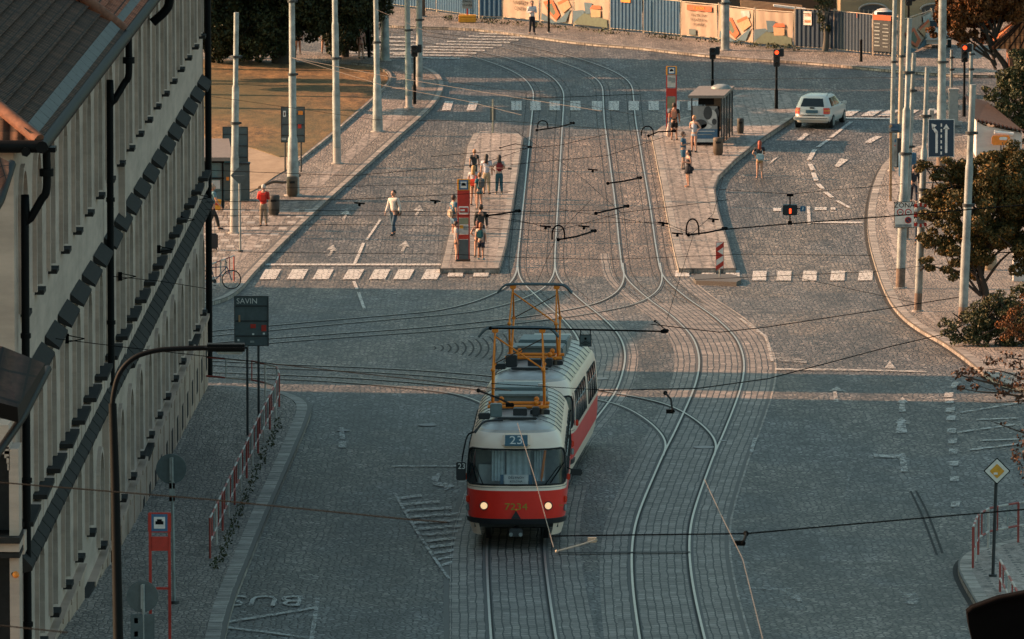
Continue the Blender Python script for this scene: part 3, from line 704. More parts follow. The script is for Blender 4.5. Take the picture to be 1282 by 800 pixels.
def make_tram(loc,rz,slope,label,first):
    t=thing('tram_car',label,'tram',loc,rz,'coupled tram cars'); t.rotation_euler=(slope,0,rz)
    b=MB()
    for rear in (False,True):
        vs=[tsurf(u,z,0,rear) for z in ZS for u in US]; n=len(US)
        for mi,cond in (('tram_red',lambda u,z:.70<=z<1.42),('tram_cream',lambda u,z:z<.70 or 1.42<=z<2.68 or (2.68<=z<2.81 and abs(u)<1.05)),('roof_sheen',lambda u,z:2.68<=z<2.87 and not(z<2.81 and abs(u)<1.05)),('tram_roof',lambda u,z:z>=2.87)):
            fs=[]
            for j in range(len(ZS)-1):
                for i in range(n-1):
                    um=(US[i]+US[i+1])/2
                    if not cond(um,ZS[j]): continue
                    # openings: windscreen and doorway band stay closed by their own glass
                    if 1.58<=ZS[j]<2.4 and abs(um)<.86: continue
                    if ZS[j]<.62 and abs(um)<.52: continue
                    fs.append((j*n+i,j*n+i+1,(j+1)*n+i+1,(j+1)*n+i))
            if fs: b.idx(vs,fs,mi,True)
    body=b.build('body',t)
    f=MB(); f.box((0,TL/2,.62),(2.1,TL-1.0,.3),'tram_black'); f.box((0,TL/2,2.5),(2.0,TL-3,.05),'interior'); f.box((0,TL/2+.5,1.0),(2.2,TL-2.2,.5),'interior'); f.box((0,1.9,1.6),(2.1,.06,1.5),'interior_light'); f.box((-.7,1.2,1.75),(.5,.5,.5),'interior_light'); f.build('underframe',t)
    # windscreen
    ws=MB(); patch(ws,-.86,.86,1.56,2.42,.004,'window_glass',24,8,rc=.16); wo=ws.build('windscreen',t)
    g=MB()
    for pts in ([(-.86,1.72),(-.86,2.26),(-.80,2.38),(-.7,2.42)]+[(x/10,2.42) for x in range(-6,7,2)]+[(.7,2.42),(.80,2.38),(.86,2.26),(.86,1.72),(.80,1.6),(.7,1.56)]+[(x/10,1.56) for x in range(6,-7,-2)]+[(-.7,1.56),(-.80,1.6),(-.86,1.72)],):
        g.tube([tsurf(u,z,.012) for u,z in pts],.026,'black_rubber',6)
    g.build('seal',wo)
    for s,u0 in ((-1,-.42),(1,.25)):
        w_=MB(); a=tsurf(u0+.05,1.55,.03); w_.tube([a,tsurf(u0+.02-(.12 if s<0 else -.28),1.98,.05)],.012,'black_metal',6); w_.tube([tsurf(u0-(.06 if s<0 else -.14),1.6,.05),tsurf(u0-(.19 if s<0 else -.45),2.05,.055)],.018,'black_metal',6); w_.build('wiper',wo)
    # front details
    bu=MB(); patch(bu,-1.02,1.02,.60,.72,.05,'tram_black',24,2); patch(bu,-1.02,1.02,.715,.72,.05,'tram_black',24,1)
    vs0=[tsurf(-1.02+2.04*i/24,.72,.05) for i in range(25)]; vs1=[tsurf(-1.02+2.04*i/24,.72,-.02) for i in range(25)]
    bu.idx(vs0+vs1,[(i,i+1,i+26,i+25) for i in range(24)],'tram_black'); bu.build('bumper',t)
    for s in(-1,1):
        h=MB(); c=tsurf(.36*s,1.04,.02); h.tube([c+Vector((0,.05,0)),c+Vector((0,-.035,0))],.11,'dark_metal',20); h.tube([c+Vector((0,-.03,0)),c+Vector((0,-.05,0))],[.09,.075],'headlamp' if first else 'galv',20); h.build('headlight',t)
        h=MB(); c=tsurf(.80*s,1.15,.02); h.box(c,(.10,.07,.17),'red_lens',rz=.6*s,bev=.02); h.box(c+Vector((0,0,-.21)),(.10,.07,.17),'galv',rz=.6*s,bev=.02); h.build('indicator_lamp',t)
    patchm=MB(); patch(patchm,-.99,.99,1.49,1.5,.01,'groove',20,1); patchm.build('trim_line',t)
    if first:
        n=text('7234',.235,'yellow_green',tsurf(0,1.02,.012),t,'fleet_number',sx=1.25)
        d=MB(); c=tsurf(0,2.62,.05); d.box(c,(.70,.14,.37),'tram_cream',rx=-R(26),bev=.05); d.box(c+Vector((0,-.075,.0)),(.58,.02,.30),'blue_glass',rx=-R(26),bev=.008); do=d.build('route_box',t)
        text('23',.31,'white_paint',c+Vector((0,-.10,.0)),t,'route_number',rx=R(64),sx=1.15)
        d=MB(); d.box((0.0,.22,1.69),(.60,.02,.24),'white_paint',rx=-R(18)); pl=d.build('destination_board',t)
        text('DĚLYNOV',.085,'black_metal',(0,.20,1.735),t,'lettering',rx=R(72)); text('KOLONA',.075,'black_metal',(0,.17,1.645),t,'lettering',rx=R(72))
        for s in (-1,1):
            d=MB(); d.box((s*.36,.23,1.69),(.08,.02,.24),'blue_paint',rx=-R(18)); d.build('board_holder',t)
        cu=MB()
        for x0,x1 in ((-.62,-.30),(-.25,.35),(.45,.72)):
            for k in range(8):
                xa=x0+(x1-x0)*k/8; xb=x0+(x1-x0)*(k+1)/8; cu.face([(xa,.75+.03*(k%2),1.6),(xb,.75+.03*((k+1)%2),1.6),(xb,.85+.03*((k+1)%2),2.42),(xa,.85+.03*(k%2),2.42)],'curtain')
        cu.build('curtain',t)
        d=MB(); d.tube([(.62,.8,1.6),(.72,.6,2.4)],.035,'tram_orange',8); d.build('grab_pole',t)
        # side route board on an arm
        d=MB(); d.tube(crom([tsurf(-.9,2.75,.02),tsurf(-.95,2.6,.12),Vector((-1.36,1.1,2.2)),Vector((-1.38,1.05,2.0))],4),.02,'black_metal'); d.box((-1.40,1.05,1.83),(.24,.3,.46),'tram_black',bev=.02); d.build('side_box',t)
        text('23',.2,'white_paint',(-1.38,.89,1.95),t,'route_number')
        d=MB(); d.tube([tsurf(.93,1.9,.02),tsurf(.93,1.82,.2)],.015,'black_metal'); d.box(tsurf(.93,1.78,.26),(.30,.10,.18),'tram_black',bev=.03); d.build('mirror',t)
        d=MB(); c=Vector((0,-.06,.83)); d.idx([c+Vector(v) for v in((-.12,0,-.1),(.12,0,-.1),(0,0,.1),(-.12,.1,-.1),(.12,.1,-.1),(0,.1,.1))],[(0,1,2),(0,2,5,3),(1,4,5,2),(0,3,4,1)],'tram_black'); d.ball((0,-.05,.95),.03,'orange_paint',6); d.build('badge',t)
        text('7234',.07,'yellow_green',tsurf(.62,1.02,.012),t,'fleet_number',rz=.25)
    co=MB(); co.tube([(0,.7,.42),(0,-.12,.40)],[.10,.07],'tram_black',10); co.box((0,-.2,.40),(.34,.2,.2),'dark_metal',bev=.03); co.tube([(-.12,-.28,.36),(-.12,-.34,.36)],.05,'galv'); co.tube([(.12,-.28,.36),(.12,-.34,.36)],.05,'galv'); co.build('coupler',t)
    # corner post glass and side windows
    for s in (-1,1):
        g=MB(); patch(g,s*.90,s*1.03,1.60,2.45,.006,'dark_glass',5,4,rc=.08)
        g.build('quarter_window',t)
    for s in(1,-1):
        ys=[1.14+.095*k for k in range(10)] if s>0 else []
        for k in range(9):
            for rear in ((False,) if k<5 else (True,)):
                kk=k if not rear else k-5
                u0=1.10+kk*.182; u1=u0+.155
                g=MB(); patch(g,s*u0,s*u1,1.55,2.42,.006,'dark_glass',2,4,rear=rear); wi=g.build('side_window',t)
                g=MB(); pts=[(u0,1.55),(u0,2.42),(u1,2.42),(u1,1.55),(u0,1.55)]; g.tube([tsurf(s*u,z,.012,rear) for u,z in pts],.022,'black_rubber',5); um=(u0+u1)/2; g.tube([tsurf(s*u0,2.1,.012,rear),tsurf(s*u1,2.1,.012,rear)],.016,'galv',5); g.build('frame',wi)
        l=MB(); l.box(tsurf(s*1.06,1.62,.05),(.08,.1,.17),'red_lens',bev=.02); l.build('side_lamp',t)
        l=MB(); 
        for rear in (False,True): patch(l,s*1.02,s*2,1.40,1.45,.008,'tram_cream',8,1,rear=rear)
        l.build('trim_line',t)
    # doors on the kerb side (image left)
    for u0 in (1.02,1.72):
        d=MB(); patch(d,-u0,-(u0+.2),.45,2.45,.012,'tram_black',3,6); dd=d.build('door',t); d=MB(); patch(d,-(u0+.02),-(u0+.09),.9,2.35,.02,'dark_glass',2,4); patch(d,-(u0+.11),-(u0+.18),.9,2.35,.02,'dark_glass',2,4); d.build('pane',dd)
    # bogies
    for yb in (3.3,10.7):
        w_=MB()
        for dy in(-.95,.95):
            for s in(-1,1): w_.tube([(s*.66,yb+dy,.33),(s*.79,yb+dy,.33)],.33,'dark_metal',20)
            w_.tube([(-.7,yb+dy,.33),(.7,yb+dy,.33)],.07,'dark_metal',8)
        w_.box((0,yb,.4),(1.9,2.6,.16),'tram_black'); w_.build('bogie',t)
    # roof equipment
    rz_=3.055
    for c_,d_,m_ in (((0,1.9,rz_+.02),(1.0,.16,.07),'tram_black'),((-.55,2.7,rz_+.16),(.30,.35,.34),'box_grey' if first else 'tram_black'),((-.85,2.6,rz_+.02),(.3,.25,.16),'tram_black'),((.05,3.2,rz_+.08),(.35,.5,.2),'tram_black'),((.45,3.1,rz_+.1),(.18,.4,.22),'tram_black'),((.55,3.6,rz_+.04),(.5,.3,.12),'tram_black')): e=MB(); e.box(c_,d_,m_,bev=.02); e.build('roof_fitting',t)
    e=MB(); e.box((0,5.6,rz_+.16),(1.45,1.5,.36),'box_grey',bev=.03); e.box((0,5.2,rz_+.365),(1.05,.9,.06),'box_grey'); e.build('resistor_box',t)
    e=MB(); e.box((0,8.4,rz_+.16),(1.35,1.8,.34),'box_grey',bev=.03); e.box((0,7.4,rz_+.10),(1.3,.1,.3),'tram_black'); e.build('resistor_box',t)
    for yb in (10.4,12.0): e=MB(); e.box((0,yb,rz_+.05),(1.1,.5,.12),'tram_roof',bev=.03); e.build('roof_vent',t)
    e=MB()
    for s in(-1,1): e.tube([(s*.55,2.0,3.035),(s*.55,12.4,3.035)],.008,'seam',5)
    e.tube([(-.55,2.2,3.035),(.55,2.2,3.035)],.008,'seam',5)
    for k in range(10):
        yb=2.2+k*1.1
        for s in(-1,1): e.tube([(s*.55,yb,3.035),(s*.80,yb,2.955),(s*.97,yb,2.86),(s*1.10,yb,2.72)],.010,'seam',5)
    e.build('roof_seams',t)
    if first: 
        e=MB(); e.tube(crom([(-1.05,.9,2.80),(-.9,1.0,3.0),(-.75,1.1,3.08),(-.35,1.15,3.1)],3),.03,'tram_black'); e.build('cable',t)
        e=MB(); e.disc((.62,5.0,rz_+.62),.14,.05,'white_paint',20,'z'); e.tube([(.62,5.0,rz_),(.62,5.0,rz_+.6)],.02,'galv'); e.build('antenna',t)
    # pantograph
    P=thing('pantograph',None,None,(0,4.0,rz_)); P.parent=t; P['label']='raised orange pantograph'
    z0=.18; zk=1.15; zt=2.06; hw=.66
    f=MB(); f.tube([(-.78,-.55,z0),(.78,-.55,z0)],.045,'tram_orange'); f.tube([(-.78,.55,z0),(.78,.55,z0)],.045,'tram_orange')
    for s in(-1,1):
        f.tube([(s*.6,-.6,z0),(s*.6,.6,z0)],.045,'tram_orange')
        for y in(-.55,.55): f.tube([(s*.6,y,0),(s*.6,y,z0)],.05,'brown_bin'); f.ball((s*.45,y,z0+.1),.07,'tram_orange',6)
    f.build('base_frame',P)
    for y,nm in ((-1,'front'),(1,'rear')):
        a=MB()
        for s in(-1,1):
            a.tube([(s*hw,y*.25,z0),(s*(hw-.02),y*.95,zk)],[.034,.027],'tram_orange'); a.ball((s*(hw-.02),y*.95,zk),.055,'tram_orange',6)
            a.tube([(s*(hw-.02),y*.95,zk),(s*(hw-.06),y*.08,zt)],[.024,.02],'tram_orange')
        if y<0: a.tube([((hw-.02),y*.95,zk+.02),(-(hw-.06),y*.15,zt-.12)],.022,'tram_orange')
        else: a.tube([(-(hw-.02),y*.95,zk),((hw-.06),y*.12,zt-.2)],.015,'brown_bin')
        a.tube([(-(hw-.02),y*.95,zk),((hw-.02),y*.95,zk)],.02,'tram_orange') if False else None
        a.build('arm',P)
    hd=MB()
    for y in(-.13,.13): hd.tube(crom([(-1.02,y,zt-.14),(-.88,y,zt+.02),(-.7,y,zt+.09),(0,y,zt+.10),(.7,y,zt+.09),(.88,y,zt+.02),(1.02,y,zt-.14)],4),.03,'grey_board')
    for s in(-1,1): hd.box((s*.6,0,zt+.02),(.16,.30,.10),'tram_orange',bev=.02)
    hd.build('contact_head',P)
    return t
M('yellow_green',(.42,.32,.03),.5); M('blue_glass',(.06,.13,.17),.3); M('curtain',(.55,.64,.66),.8)
def place_tram():
    g=G(646,688); 
    h=Vector(XY(657,617))-Vector(XY(646,688)); rz=-math.atan2(h.x,h.y)
    y2=g.y+14*math.cos(rz); sl=math.atan2(gz(y2)-g.z,14)
    make_tram((g.x,g.y,g.z+.05),rz,sl,'front car of the red and cream tram, with number 23 and lit headlights',True)
    d=15.1; g2x=g.x-math.sin(rz)*d; y0=g.y+d
    a=Vector((g2x+.0,y0)); b_=Vector(XY(701,543)); h=b_-a; rz2=-math.atan2(h.x,h.y); z0=gz(y0); sl=math.atan2(gz(y0+14)-z0,14)
    make_tram((a.x,a.y,z0+.05),rz2,sl,'rear car of the red and cream tram, coupled behind the car with lit headlights',False)
place_tram()
# ---------------------------------------------------------------- white estate car
def estate_car():
    g=G(1016,161.5); h=Vector(XY(1019,140))-Vector(XY(1016,162)); 
    t=thing('parked_car' if False else 'estate_car','white estate car seen from behind, waiting before the right hand zebra crossing','car',(g.x,g.y,g.z),-R(13))
    WH=[(.28,.80),(.45,.86),(.7,.875),(.92,.86),(.98,.82),(1.2,.73),(1.38,.65),(1.45,.58),(1.48,.45)]
    YR=[(.28,.10),(.45,.0),(.62,.0),(.66,.06),(.92,.10),(1.2,.26),(1.38,.42),(1.45,.55),(1.48,.75)]
    YFt=[(.28,4.4),(.5,4.5),(.75,4.42),(.92,4.2),(.925,3.3),(1.2,2.85),(1.38,2.55),(1.45,2.35),(1.48,2.1)]
    def S(u,z,off=0):   # u 0..4 round: 0..1 rear, 1..2 right side, 2..3 front, 3..4 left
        def p(u,z):
            w_=cr1(WH,z);a=cr1(YR,z);b=cr1(YFt,z); k=int(u)%4; f=u-int(u)
            cx,cy=0,(a+b)/2; ly=(b-a)/2
            an={0:-math.pi*.75,1:-math.pi*.25,2:math.pi*.25,3:math.pi*.75}[k]+f*math.pi/2
            c,s=math.cos(an),math.sin(an); n_=7
            r=(abs(c)**n_+abs(s)**n_)**(-1/n_); return Vector((c*r*w_,cy+s*r*ly,z))
        q=p(u,z)
        if off:
            n=(p(u+.003,z)-p(u-.003,z)).cross(p(u,z+.01)-p(u,z-.01)); n.normalize(); q=q+n*off
        return q
    zs=[.28,.35,.45,.55,.62,.66,.75,.85,.92,.925,.98,1.05,1.12,1.2,1.3,1.38,1.42,1.45,1.48]; us=[i/12 for i in range(49)]
    b=MB(); vs=[S(u%4,z) for z in zs for u in us[:-1]]; n=48; fs=[(j*n+i,j*n+(i+1)%n,(j+1)*n+(i+1)%n,(j+1)*n+i) for j in range(len(zs)-1) for i in range(n)]
    fs.append(tuple((len(zs)-1)*n+i for i in range(n))); b.idx(vs,fs,'car_white',True); b.build('body',t)
    def pt(mb,u0,u1,z0,z1,off,mat,nu=8,nz=5):
        vs=[S(u0+(u1-u0)*i/nu,z0+(z1-z0)*j/nz,off) for j in range(nz+1) for i in range(nu+1)]
        mb.idx(vs,[(j*(nu+1)+i,j*(nu+1)+i+1,(j+1)*(nu+1)+i+1,(j+1)*(nu+1)+i) for j in range(nz) for i in range(nu)],mat,True)
    m=MB(); pt(m,.12,.88,1.0,1.36,.006,'dark_glass'); m.build('rear_window',t)
    for u0 in (1.1,1.37,1.62): m=MB(); pt(m,u0,u0+.22,.99,1.36,.006,'dark_glass',4,4); m.build('side_window',t)
    for u0 in (3.1,3.37,3.62): m=MB(); pt(m,u0,u0+.22,.99,1.36,.006,'dark_glass',4,4); m.build('side_window',t)
    m=MB(); pt(m,2.1,2.9,.98,1.4,.006,'dark_glass'); m.build('windscreen',t)
    for a,b_ in ((.0,.13),(.87,1.0)): m=MB(); pt(m,a-.02 if a else .0,b_,.68,.95,.012,'red_lens',5,4); pt(m,a if a else .0,b_,.80,.86,.016,'red_lamp' if False else 'orange_paint',4,1); m.build('tail_light',t)
    m=MB(); m.box((0,-.02,.48),(1.66,.12,.17),'car_white',bev=.04); m.box((0,-.085,.50),(1.5,.02,.03),'dark_metal'); m.build('bumper',t)
    m=MB(); m.box((0,.045,.79),(.56,.03,.14),'blue_glass'); m.build('number_plate',t); m=MB(); m.box((0,.10,.955),(.2,.06,.06),'tram_black'); m.build('handle',t)
    m=MB(); m.box((0,-.02,.63),(1.2,.03,.035),'dark_metal'); m.build('trim_strip',t)
    for s in(-1,1):
        m=MB(); m.tube([(s*.56,.75,1.46),(s*.56,.85,1.53),(s*.56,2.2,1.53),(s*.56,2.3,1.46)],.022,'galv'); m.build('roof_rail',t)
        m=MB(); m.box((s*.98,2.95,1.0),(.2,.12,.14),'dark_metal' if s<0 else 'car_white',bev=.03); m.tube([(s*.8,2.95,.97),(s*.95,2.95,.97)],.02,'dark_metal'); m.build('mirror',t)
        for y in (.8,3.5):
            m=MB(); m.tube([(s*.66,y,.31),(s*.87,y,.31)],.31,'black_rubber',24); w_=m.build('wheel',t); m=MB(); m.tube([(s*.86,y,.31),(s*.885,y,.31)],.2,'galv',16); m.build('rim',w_)
    m=MB(); m.box((0,2.2,.3),(1.5,3.9,.12),'tram_black'); m.build('underbody',t)
M('car_white',(.66,.62,.57),.25,var=.04,scale=2); estate_car()
# ---------------------------------------------------------------- masts, lamps, signals
M('rusty_foot',(.17,.12,.09),.85,var=.5)
GM='catenary masts along the streets'
def mast(bx,by,tx,ty,wb,wt,label,dz=KH,style=0,mat='galv',collar=None,name='catenary_mast',cat='mast',extra=None,group=GM):
    g=G(bx,by,dz); s=SC(g); t=thing(name,label,cat,tuple(g),0,group)
    h=(by-ty)/s; lean=(tx-bx)/s; rb=wb/2/s; rt=wt/2/s
    def P(z): return Vector((lean*z/h,0,z))
    m=MB()
    if style==0:   # stepped steel tube
        zs=[(0,rb),(h*.34,rb),(h*.34+.12,rb*.86),(h*.66,rb*.86),(h*.66+.12,rt),(h,rt)]
    elif style==1: # cone foot
        zs=[(0,rb*1.7),(.2,rb*1.75),(2.4,rb*1.25),(2.5,rb),(h*.5,rb),(h*.5+.1,rb*.85),(h,rt)]
    else: zs=[(0,rb),(h,rt)]
    m.tube([P(z) for z,_ in zs],[r for _,r in zs],mat,14); m.build('pole',t)
    m=MB(); m.tube([P(-.03),P(.05)],rb*(2.4 if style==1 else 1.5),'stone',14); m.build('base',t)
    for z in (collar or [h*.5,h*.8]): c=MB(); c.tube([P(z-.05),P(z+.05)],rb*1.2,'dark_metal',12); c.box(P(z)+Vector((rb*1.1,0,0)),(.14,.08,.08),'dark_metal'); c.build('clamp',t)
    if style!=2 and mat=='galv':
        r_=MB(); r_.tube([P(.05),P(.05+h*.07)],[rb*(1.72 if style==1 else 1.02),rb*(1.5 if style==1 else 1.02)],'rusty_foot' if bx>1100 else 'stone',14); r_.build('weathered_foot',t)
    return t,s,P,rb
mast(293,292,297,15,10.5,6.5,'leftmost pale steel mast, in front of the blank grey sign board')
m1=mast(367,245,366,-60,9.5,7,'steel mast with a wide banded foot beside the brown litter bin',style=1)
mast(422,205,419,-60,10,7,'steel mast between the banded mast and the cone footed mast')
mast(473,165,470,-60,7.5,6,'tall steel mast with a dark cone foot at the lawn tip',style=1)
mast(512,135,509,-60,8,7,'slim steel mast immediately left of the small black traffic signal, top left')
mast(525,109,525,-60,8.5,7.5,'steel mast immediately right of the small black traffic signal, top left')
mast(482,76,483,-60,7,6,'darker steel mast with a thick foot by the far zebra crossing',style=1)
mast(908,63,908,-60,11,9,'thick grey mast in front of the painted hoarding sheets',dz=.14,style=2,collar=[2.4])
mast(1127,361,1137,22,11.5,6,'leaning steel mast carrying the white parking zone sign')
mast(1134,300,1143,66,7,5.5,'leaning thinner steel mast immediately behind the mast with the parking zone sign')
mast(1149,390,1159,83,9.5,5.5,'steel mast with a rusty foot, second from the kerb, beside the leafy tree')
mast(1205,407,1216,105,11.5,8,'steel mast rising from the shrub bed in front of the rusty leaved tree')
mast(1178,214,1179,-60,11.5,10,'thickest grey mast, standing behind the blue lane sign')
mast(1116,214,1120,-60,6,5.5,'pale slim mast beside the slanted information panel',style=2)
mast(1126,200,1130,-60,6,5.5,'pale slim mast right of the one beside the information panel',style=2,mat='galv_tan')
mast(1191,112,1191,62,4,3.5,'short white post beside the stone pillar',style=2,group=None,name='white_post',cat='post')
mast(1215,118,1216,55,5,4.5,'greenish post behind the black signal on the right',style=2,group=None,name='green_post',cat='post')
mast(528,21,528,-60,9,9,'thick brown timber pole in front of the blue hoarding at the top',dz=.14,style=2,mat='brown_bin',group=None,name='timber_pole',cat='pole')
mast(687,41,687,-60,3,3,'thin black post in front of the printed hoarding sheets',dz=.14,style=2,mat='black_metal',group=None,name='black_post',cat='post')
def signal(bx,by,ty,label,dz,lit=None,facing=0,hy=None,w_=10,name='traffic_light'):
    g=G(bx,by,dz); s=SC(g); t=thing(name,label,'traffic light',tuple(g)); h=(by-ty)/s
    m=MB(); m.tube([(0,0,0),(0,0,h)],.055,'black_metal'); m.tube([(0,0,0),(0,0,.9)],.08,'black_metal'); m.build('post',t)
    k=.30; n=2 if lit is None else 3
    m=MB(); hh=n*.27; m.box((0,-.12,h-hh/2+.1),(k,.22,hh),'tram_black',bev=.03); ho=m.build('housing',t)
    for i in range(n):
        m=MB(); z=h+.1-.14-i*.27; m.tube([(0,-.24,z),(0,-.25,z)],.095,'red_lamp' if (lit==i) else 'dark_glass',16); m.build('lens',ho)
        m=MB()
        for a in range(7):
            an=math.pi*(a/6); m.face([(.11*math.cos(an),-.235,z+.11*math.sin(an)),(.11*math.cos(math.pi*(a+1)/6),-.235,z+.11*math.sin(math.pi*(a+1)/6)),(.11*math.cos(math.pi*(a+1)/6),-.40,z+.11*math.sin(math.pi*(a+1)/6)+.01),(.11*math.cos(an),-.40,z+.11*math.sin(an)+.01)],'tram_black') if a<6 else None
        m.build('visor',ho)
    m=MB(); m.box((.22,.02,h-.1),(.24,.16,.3),'tram_black',bev=.03); m.box((.24,.02,h+.08),(.2,.14,.1),'tram_black'); m.build('side_housing',t)
    return t
signal(972,136,64,'black traffic light showing red on the island behind the bus shelter',.2,lit=0)
signal(892,125,62,'black signal post facing away, behind the bus shelter roof',.2)
signal(519,130,59,'small black pedestrian signal between two masts at the left pavement corner',KH)
signal(462,72,20,'black pedestrian signal under the dark tree at the far crossing',KH)
signal(1207,146,58,'black traffic light showing red beneath the orange tree at top right',KH,lit=0)
signal(1137,110,-5,'black traffic light between the masts at the top edge',KH,lit=None)
# black street lamp in the left foreground
def lamp():
    s=72.0; o=W(148,1060,s); z0=gz(o.y); base=Vector((o.x,o.y,z0)); t=thing('street_lamp','tall black street lamp with a curved arm in the left foreground','street lamp',tuple(base))
    def q(x,y): return W(x,y,s)-base
    m=MB(); pts=[Vector((0,0,0)),q(148,800),q(144,600),q(141,505)]; m.tube(pts,[.10,.09,.08,.07],'black_metal',14); m.tube([Vector((0,0,0)),Vector((0,0,1.2))],.17,'black_metal',14); m.build('post',t)
    m=MB(); m.tube(crom([q(141,520),q(142,495),q(150,467),q(168,448),q(195,439),q(225,436.5),q(260,435.5)],6),.045,'black_metal',10); m.build('arm',t)
    m=MB(); a,b=q(256,435.5),q(310,434); c=(a+b)/2; m.box(c,((b-a).length,.34,.13),'black_metal',bev=.05); ho=m.build('lamp_head',t); m=MB(); m.box(c+Vector((.06,0,-.08)),((b-a).length*.62,.26,.07),'galv',bev=.03); m.build('lens',ho)
lamp()
# ---------------------------------------------------------------- signs
def posts(m,xs,h,r=.03,mat='galv'):
    for x in xs: m.tube([(x,0,0),(x,0,h)],r,mat,8)
def board(bx,by,x0,y0,x1,y1,label,dz,name='sign_board',cat='sign',mat='grey_board',postx=(0,),stick=(),ribs=True,edge='dark_metal',pr=.035):
    g=G(bx,by,dz); s=SC(g); t=thing(name,label,cat,tuple(g)); X=lambda x:(x-bx)/s; Z=lambda y:(by-y)/s
    m=MB(); posts(m,[X(p) for p in postx],Z(y0)-.1,pr,'dark_metal' if mat=='grey_board' else 'galv'); m.build('post',t)
    m=MB(); w_=X(x1)-X(x0); h=Z(y0)-Z(y1); cx=(X(x0)+X(x1))/2; cz=(Z(y0)+Z(y1))/2
    m.box((cx,-.07,cz),(w_,.03,h),mat,bev=.012)
    if ribs:
        for f in (.2,.5,.8): m.box((cx,-.095,cz-h/2+h*f),(w_*.92,.03,.04),'dark_metal')
        for sx in (-1,1): m.box((cx+sx*(w_/2-.012),-.09,cz),(.024,.05,h),edge)
        for sz in (-1,1): m.box((cx,-.09,cz+sz*(h/2-.012)),(w_-.05,.05,.024),edge)
    pn=m.build('panel',t)
    for (fx,fz,sw,sh,mm) in stick:
        m=MB(); m.box((cx+(fx-.5)*w_,-.118,cz+(fz-.5)*h),(sw,.006,sh),mm); m.build('sticker',pn)
    return t,X,Z,s
t,X,Z,s=board(324,545,294,369,337,432,'back of a dark sign board with SAVIN written on it in white',KH,postx=(310,324),stick=((.55,.4,.15,.12,'red_paint'),(.86,.36,.14,.18,'red_paint'),(.55,.24,.06,.05,'white_paint'),(.86,.25,.06,.05,'white_paint'),(.15,.55,.05,.2,'wood'),(.12,.12,.06,.06,'white_paint'),(.52,.09,.12,.06,'galv')))
text('SAVIN',.22,'white_paint',(X(310),-.13,Z(375.5)),t,'graffiti')
board(297,245,279,158,311,206,'blank back of a grey sign board behind the leftmost mast by the lawn',KH,postx=(285,305))
board(367,215,352,133,382,178,'back of a grey sign board with red stickers behind the banded mast',KH,postx=(357,377),stick=((.15,.8,.12,.26,'white_paint'),(.15,.8,.06,.14,'red_paint'),(.82,.83,.2,.17,'orange_paint'),(.78,.45,.15,.17,'red_paint'),(.12,.1,.2,.1,'galv')))
def round_sign(bx,by,cx,cy,rpx,s,label,extra=None):
    o=W(bx,by,s); z0=gz(o.y)+KH; base=Vector((o.x,o.y,z0)); t=thing('round_sign',label,'sign',tuple(base)); q=lambda x,y:W(x,y,s)-base
    m=MB(); a=q(cx+1,cy-rpx+4); m.tube([Vector((0,0,0)),Vector((a.x,0,a.z))],.035,'galv'); m.build('post',t)
    c=q(cx,cy); m=MB(); m.disc((c.x,.05,c.z),rpx/s,.03,'grey_board',32); m.box((c.x,.0,c.z),(.07,.05,rpx*1.5/s),'galv'); m.build('disc',t)
    m=MB(); extra and [m.box((q(x,y).x,.0,q(x,y).z),(w_/s,.06,h_/s),mm,bev=.01) for x,y,w_,h_,mm in extra]
    if m.f: m.build('small_plate',t)
    g=MB(); g.tube([(0,0,0),(0,0,.08)],.12,'dark_metal',12); g.build('base',t)
round_sign(218,741,215,585,19,54.5,'back of a round sign on the lower left pavement, upper of two',((216,614,7,26,'galv'),(216,606,7,8,'red_paint'),(216,622,7,8,'red_paint')))
round_sign(181,880,179,745,20,60.5,'back of a round sign with a square box below it, beside the street lamp',((179,785,30,36,'grey_board'),(171,775,6,8,'galv'),(171,792,6,8,'galv')))
def red_stop(bx,by,ty,wpx,label,dz,s=None,panels=None):
    g=G(bx,by,dz) if s is None else None
    if g is None:
        o=W(bx,by,s); g=Vector((o.x,o.y,gz(o.y)+KH))
    s=SC(g); h=(W(bx,ty,s)-g).z; w_=wpx/s; t=thing('tram_stop_post',label,'stop sign',tuple(g))
    m=MB()
    for sx in(-1,1): m.box((sx*w_/2,0,h/2),(.06,.06,h),'red_paint',bev=.01)
    m.build('post',t); return t,h,w_,s
def stop_plate(t,h,w_,frame,hh=.62):
    m=MB(); m.box((0,-.04,h-hh/2),(w_+.08,.06,hh),frame,bev=.02); p=m.build('header_panel',t); m=MB(); m.box((0,-.075,h-hh/2),(w_*.84,.012,hh*.86),'blue_sign'); m.box((0,-.084,h-hh/2),(w_*.58,.012,hh*.58),'white_paint'); m.box((0,-.092,h-hh/2),(w_*.42,.01,.07),'black_metal',bev=.003); m.box((-.0,-.092,h-hh/2+.055),(w_*.25,.01,.04),'black_metal'); m.build('pictogram',p)
M('blue_sign',(.03,.13,.25),.4); M('paper',(.55,.52,.47),.7); M('olive_paper',(.24,.25,.16),.7)
t,h,w_,s=red_stop(201,870,638,24,'red framed tram stop sign with a blue plate on the lower left pavement',KH,s=60)
stop_plate(t,h,w_,'red_paint',.42)
for z_,hh_ in ((h-.66,.30),(h-1.6,.05),(h-2.95,.05)): m=MB(); m.box((0,0,z_),(w_,.04,hh_),'red_paint'); m.build('crossbar',t)
